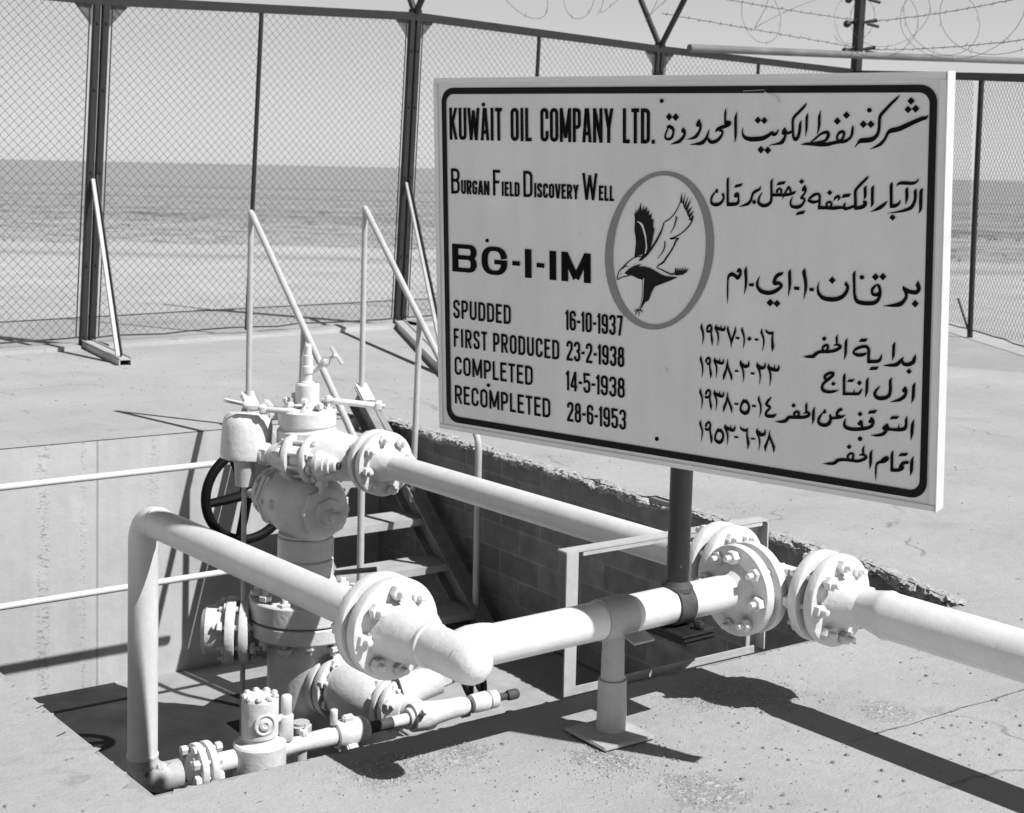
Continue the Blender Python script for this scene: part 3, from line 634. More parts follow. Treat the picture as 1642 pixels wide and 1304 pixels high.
gk = MB(); gk.lathe(Z(.672), up, [(0, .034), (.012, .034), (.014, .026), (.05, .026), (.052, .031), (.085, .031), (.087, .024), (.135, .024), (.138, .019), (.182, .017), (.19, .01)], 18)
s0 = Z(.725) + R2 * .015; s1 = Z(.79) + R2 * .10 - F2 * .02; gk.cyl(s0, s1, .014, 12); gk.hexn(s0.lerp(s1, .8), s1 - s0, .022, .03); gk.cyl(s1, s1 + (s1 - s0) * .35, .008, 8)
hc = s1 + (s1 - s0) * .35; gk.bar(hc + Vector((-.01, 0, .045)) - R2 * .012, hc - Vector((-.01, 0, .042)) + R2 * .03, .014, .018, bev=.004); gk.ball(hc, .014, 10); gk.build('gauge_cock', M['white_thick'], tw)
# blind flange on the far left outlet of the casing head
dl = Vector((-.60, -.30, 0)).normalized() * .0 + Vector((-.95, .10, 0)).normalized()
lf = Vector((ax.x, ax.y, -.51)) + Vector((0, 0, 0))
def Lf(t): return Vector((ax.x, ax.y, -.515)) + Vector((-.86, .50, 0)).normalized() * t
dl = Vector((-.86, .50, 0)).normalized()
b = MB(); b.cyl(Lf(.12), Lf(.27), .085, 24); b.build('casing_outlet', M['white_thick'], tw)
flange_pair(tw, Lf(.31), dl, Rf=.160, th=.045, gap=.02, rp=.075, hub=(.03, 0), nb=8, rb=.125, r=.014, name='casing_outlet_flange')
b = MB(); b.lathe(Lf(.36), dl, [(0, .12), (.01, .125), (.10, .12), (.12, .10), (.125, .03)], 12); b.build('outlet_valve_body', M['white_thick'], tw)
# near right outlet: gate valve in line towards the slab
do = Vector((.27, -.963, 0)).normalized(); o0 = Vector((3.225, 6.02, -.742))
def O(t, z=0): p = o0 + do * t; return Vector((p.x, p.y, o0.z + z))
b = MB(); b.tube([Vector((ax.x, ax.y + .02, -.74)), O(-.05)], [.12, .085], 24); b.build('annulus_outlet', M['white_thick'], tw)
flange_pair(tw, O(.02), do, Rf=.152, th=.04, gap=.012, rp=.085, hub=(.06, 0), nb=8, rb=.128, r=.012, name='annulus_flange')
b = MB(); b.lathe(O(.07), do, [(0, .10), (.01, .128), (.05, .14), (.16, .140), (.24, .125), (.29, .10), (.30, .09)], 36); b.build('annulus_valve', M['white_thick'], tw, 40)
flange_pair(tw, O(.405), do, Rf=.118, th=.032, gap=.014, rp=.07, hub=(.03, .06), nb=8, rb=.094, r=.011, name='annulus_end_flange')
b = MB(); b.cyl(O(.45), O(.62), .07, 24, r2=.05); b.lathe(O(.60), do, [(0, .055), (.03, .06), (.05, .05), (.055, .02)], 20); b.build('annulus_nozzle', M['white_thick'], tw)
dn = (R2 * .9 + F2 * .4 + Vector((0, 0, .15))).normalized(); wc2 = Vector((3.70, 5.55, -.625)); yk = wc2 - dn * .44
b = MB(); b.tube([yk + dn * .08, yk + dn * .28], [.085, .065], 20); b.bar(yk + dn * .26, yk + dn * .42 + Vector((0, 0, .02)), .05, .08, bev=.01); av = b.build('annulus_yoke', M['white_thick'], tw)
hw = MB(); hw.ring(wc2, dn, .150, .0165, 44, 10); hw.cyl(wc2 - dn * .06, wc2 + dn * .03, .03, 14); _, wu, wv = frame(dn)
for k in range(5):
    a = R(50 + 72 * k); dd = wu * math.cos(a) + wv * math.sin(a); hw.tube([wc2 + dd * .02, wc2 + dd * .15], [.016, .011], 8)
hw.build('handwheel', M['black'], av)
b = MB(); q = Vector((3.03, 5.95, -.90)); b.lathe(q - Vector((0, 0, .09)), up, [(0, .04), (.08, .04), (.085, .05), (.11, .05), (.115, .04), (.125, .04)], 24); b.cyl(q - Vector((0, 0, .7)), q - Vector((0, 0, .08)), .03, 16); b.build('side_plug', M['pale_steel'], tw)

# ------------------------------------------------------------------ pipe support stand and the sign with its clamp
pb = B_(2.763)
tS = thing('pipe_support', (pb.x, pb.y, 0), 'weathered pipe support stand with saddle collar and square base plate on the slab', 'support')
rot = Matrix.Rotation(R(-9), 3, 'Z'); axs = (rot @ Vector((1, 0, 0)), rot @ Vector((0, 1, 0)), up)
b = MB(); b.box((2.744, 3.352, .010), (.193, .195, .011), None, bev=.003); b.build('base_plate', M['support'], tS)
b = MB(); b.lathe((pb.x, pb.y, .014), up, [(0, .046), (.10, .044), (.155, .0435), (.157, .036), (.235, .035), (.24, .034), (.29, .034), (.34, .05)], 28); b.build('post', M['support'], tS)
sd = MB(); n = 26; vs = []; fs = []
for i, t in enumerate((-.062, -.058, .052, .057)):
    rr = RP + (.006 if i in (1, 2) else .003)
    for k in range(n): a = 2 * math.pi * k / n; _, u_, v_ = frame(dB); vs.append(pb + dB * t + (u_ * math.cos(a) + v_ * math.sin(a)) * rr)
sd.lathe(pb - dB * .062, dB, [(0, RP + .001), (.003, RP + .006), (.116, RP + .006), (.12, RP + .001)], 32)
sd.box(pb + dB * .03 - Vector((.0, .085, .045)), (.085, .055, .008), (dB, Vector((0, 1, .25)).normalized(), Vector((0, -.25, 1)).normalized()), bev=.002); sd.build('saddle', M['support'], tS)

o_ = Vector((2.8315, 3.2855, 1.4041)); U = Vector((0.3222, -0.9466, -0.0104)).normalized(); Nn = Vector((-0.9447, -0.3208, -0.0677)).normalized()
Nn = (Nn - U * Nn.dot(U)).normalized(); Vv = Nn.cross(U).normalized()
if Vv.z < 0: Vv = -Vv
BW, BH = 1.70, 1.161
def bp(x, y, n_=0.0): return o_ + U * x + Vv * y + Nn * n_
ps = B_(3.022)
tg = thing('sign_board', (ps.x, ps.y, 0.36), 'large bilingual oil well sign board with bird emblem on a dark post', 'sign')
b = MB(); b.box(bp(0, 0, -.008), (BW - .03, BH - .03, .012), (U, Vv, Nn)); pan = b.build('panel', M['panel'], tg)
fm = MB(); fw = .019
for (c, s) in (((0, BH / 2 - fw / 2), (BW, fw)), ((0, -BH / 2 + fw / 2), (BW, fw))): fm.box(bp(c[0], c[1], -.022), (s[0], s[1], .048), (U, Vv, Nn), bev=.003)
fm.box(bp(-BW / 2 + fw / 2, 0, -.022), (fw, BH - 2 * fw, .0475), (U, Vv, Nn), bev=.002)
fm.box(bp(BW / 2 - fw / 2, 0, -.0225), (fw, BH - 2 * fw, .0465), (U, Vv, Nn), bev=.001)
fm.build('frame', M['sign_frame'], tg)
fm = MB(); fm.box(bp(BW / 2 + .001, 0, -.026), (.004, BH + .004, .056), (U, Vv, Nn), bev=.001); fm.build('frame_edge', M['sign_edge'], tg)
bb = MB()
for y in (.33, -.38): bb.box(bp(.06, y, -.034), (.9, .05, .03), (U, Vv, Nn), bev=.003)
bb.build('back_rail', M['dark'], tg)
# post: clear behind the panel
pt = MB(); pd = Vector((-.012, -.004, 1)).normalized(); base = ps + Vector((0, 0, .03))
pt.cyl(base, base + Vector((.030, .010, 1.55)), .0355, 28); post = pt.build('post', M['dark'], tg)
# U clamp round the cross pipe
cl = MB(); cl.lathe(ps - dB * .034, dB, [(0, RP + .001), (.002, RP + .007), (.066, RP + .007), (.068, RP + .001)], 32)
cl.lathe(ps + Vector((0, 0, .045)), up, [(0, .052), (.012, .05), (.02, .042), (.03, .037)], 24)
cp_ = cl.build('pipe_clamp', M['rusty'], tg)
cl = MB()
for k, z in enumerate((-.068, -.082, -.096)): cl.box(ps + Vector((0.004 * k, -.012, z)), (.15 - .01 * k, .19, .009), (dB, Vector((-dB.y, dB.x, 0)), up), bev=.0015)
cl.build('clamp_plate', M['dark'], tg)
for sy in (-.082, .075):
    cb_ = MB(); q = ps + Vector((-dB.y, dB.x, 0)) * sy + dB * .02 + Vector((0, 0, -.09)); cb_.cyl(q, q + Vector((0, 0, .05)), .008, 10); cb_.hexn(q + Vector((0, 0, .038)), up, .017, .018); cb_.build('clamp_bolt', M['dark'], cp_)
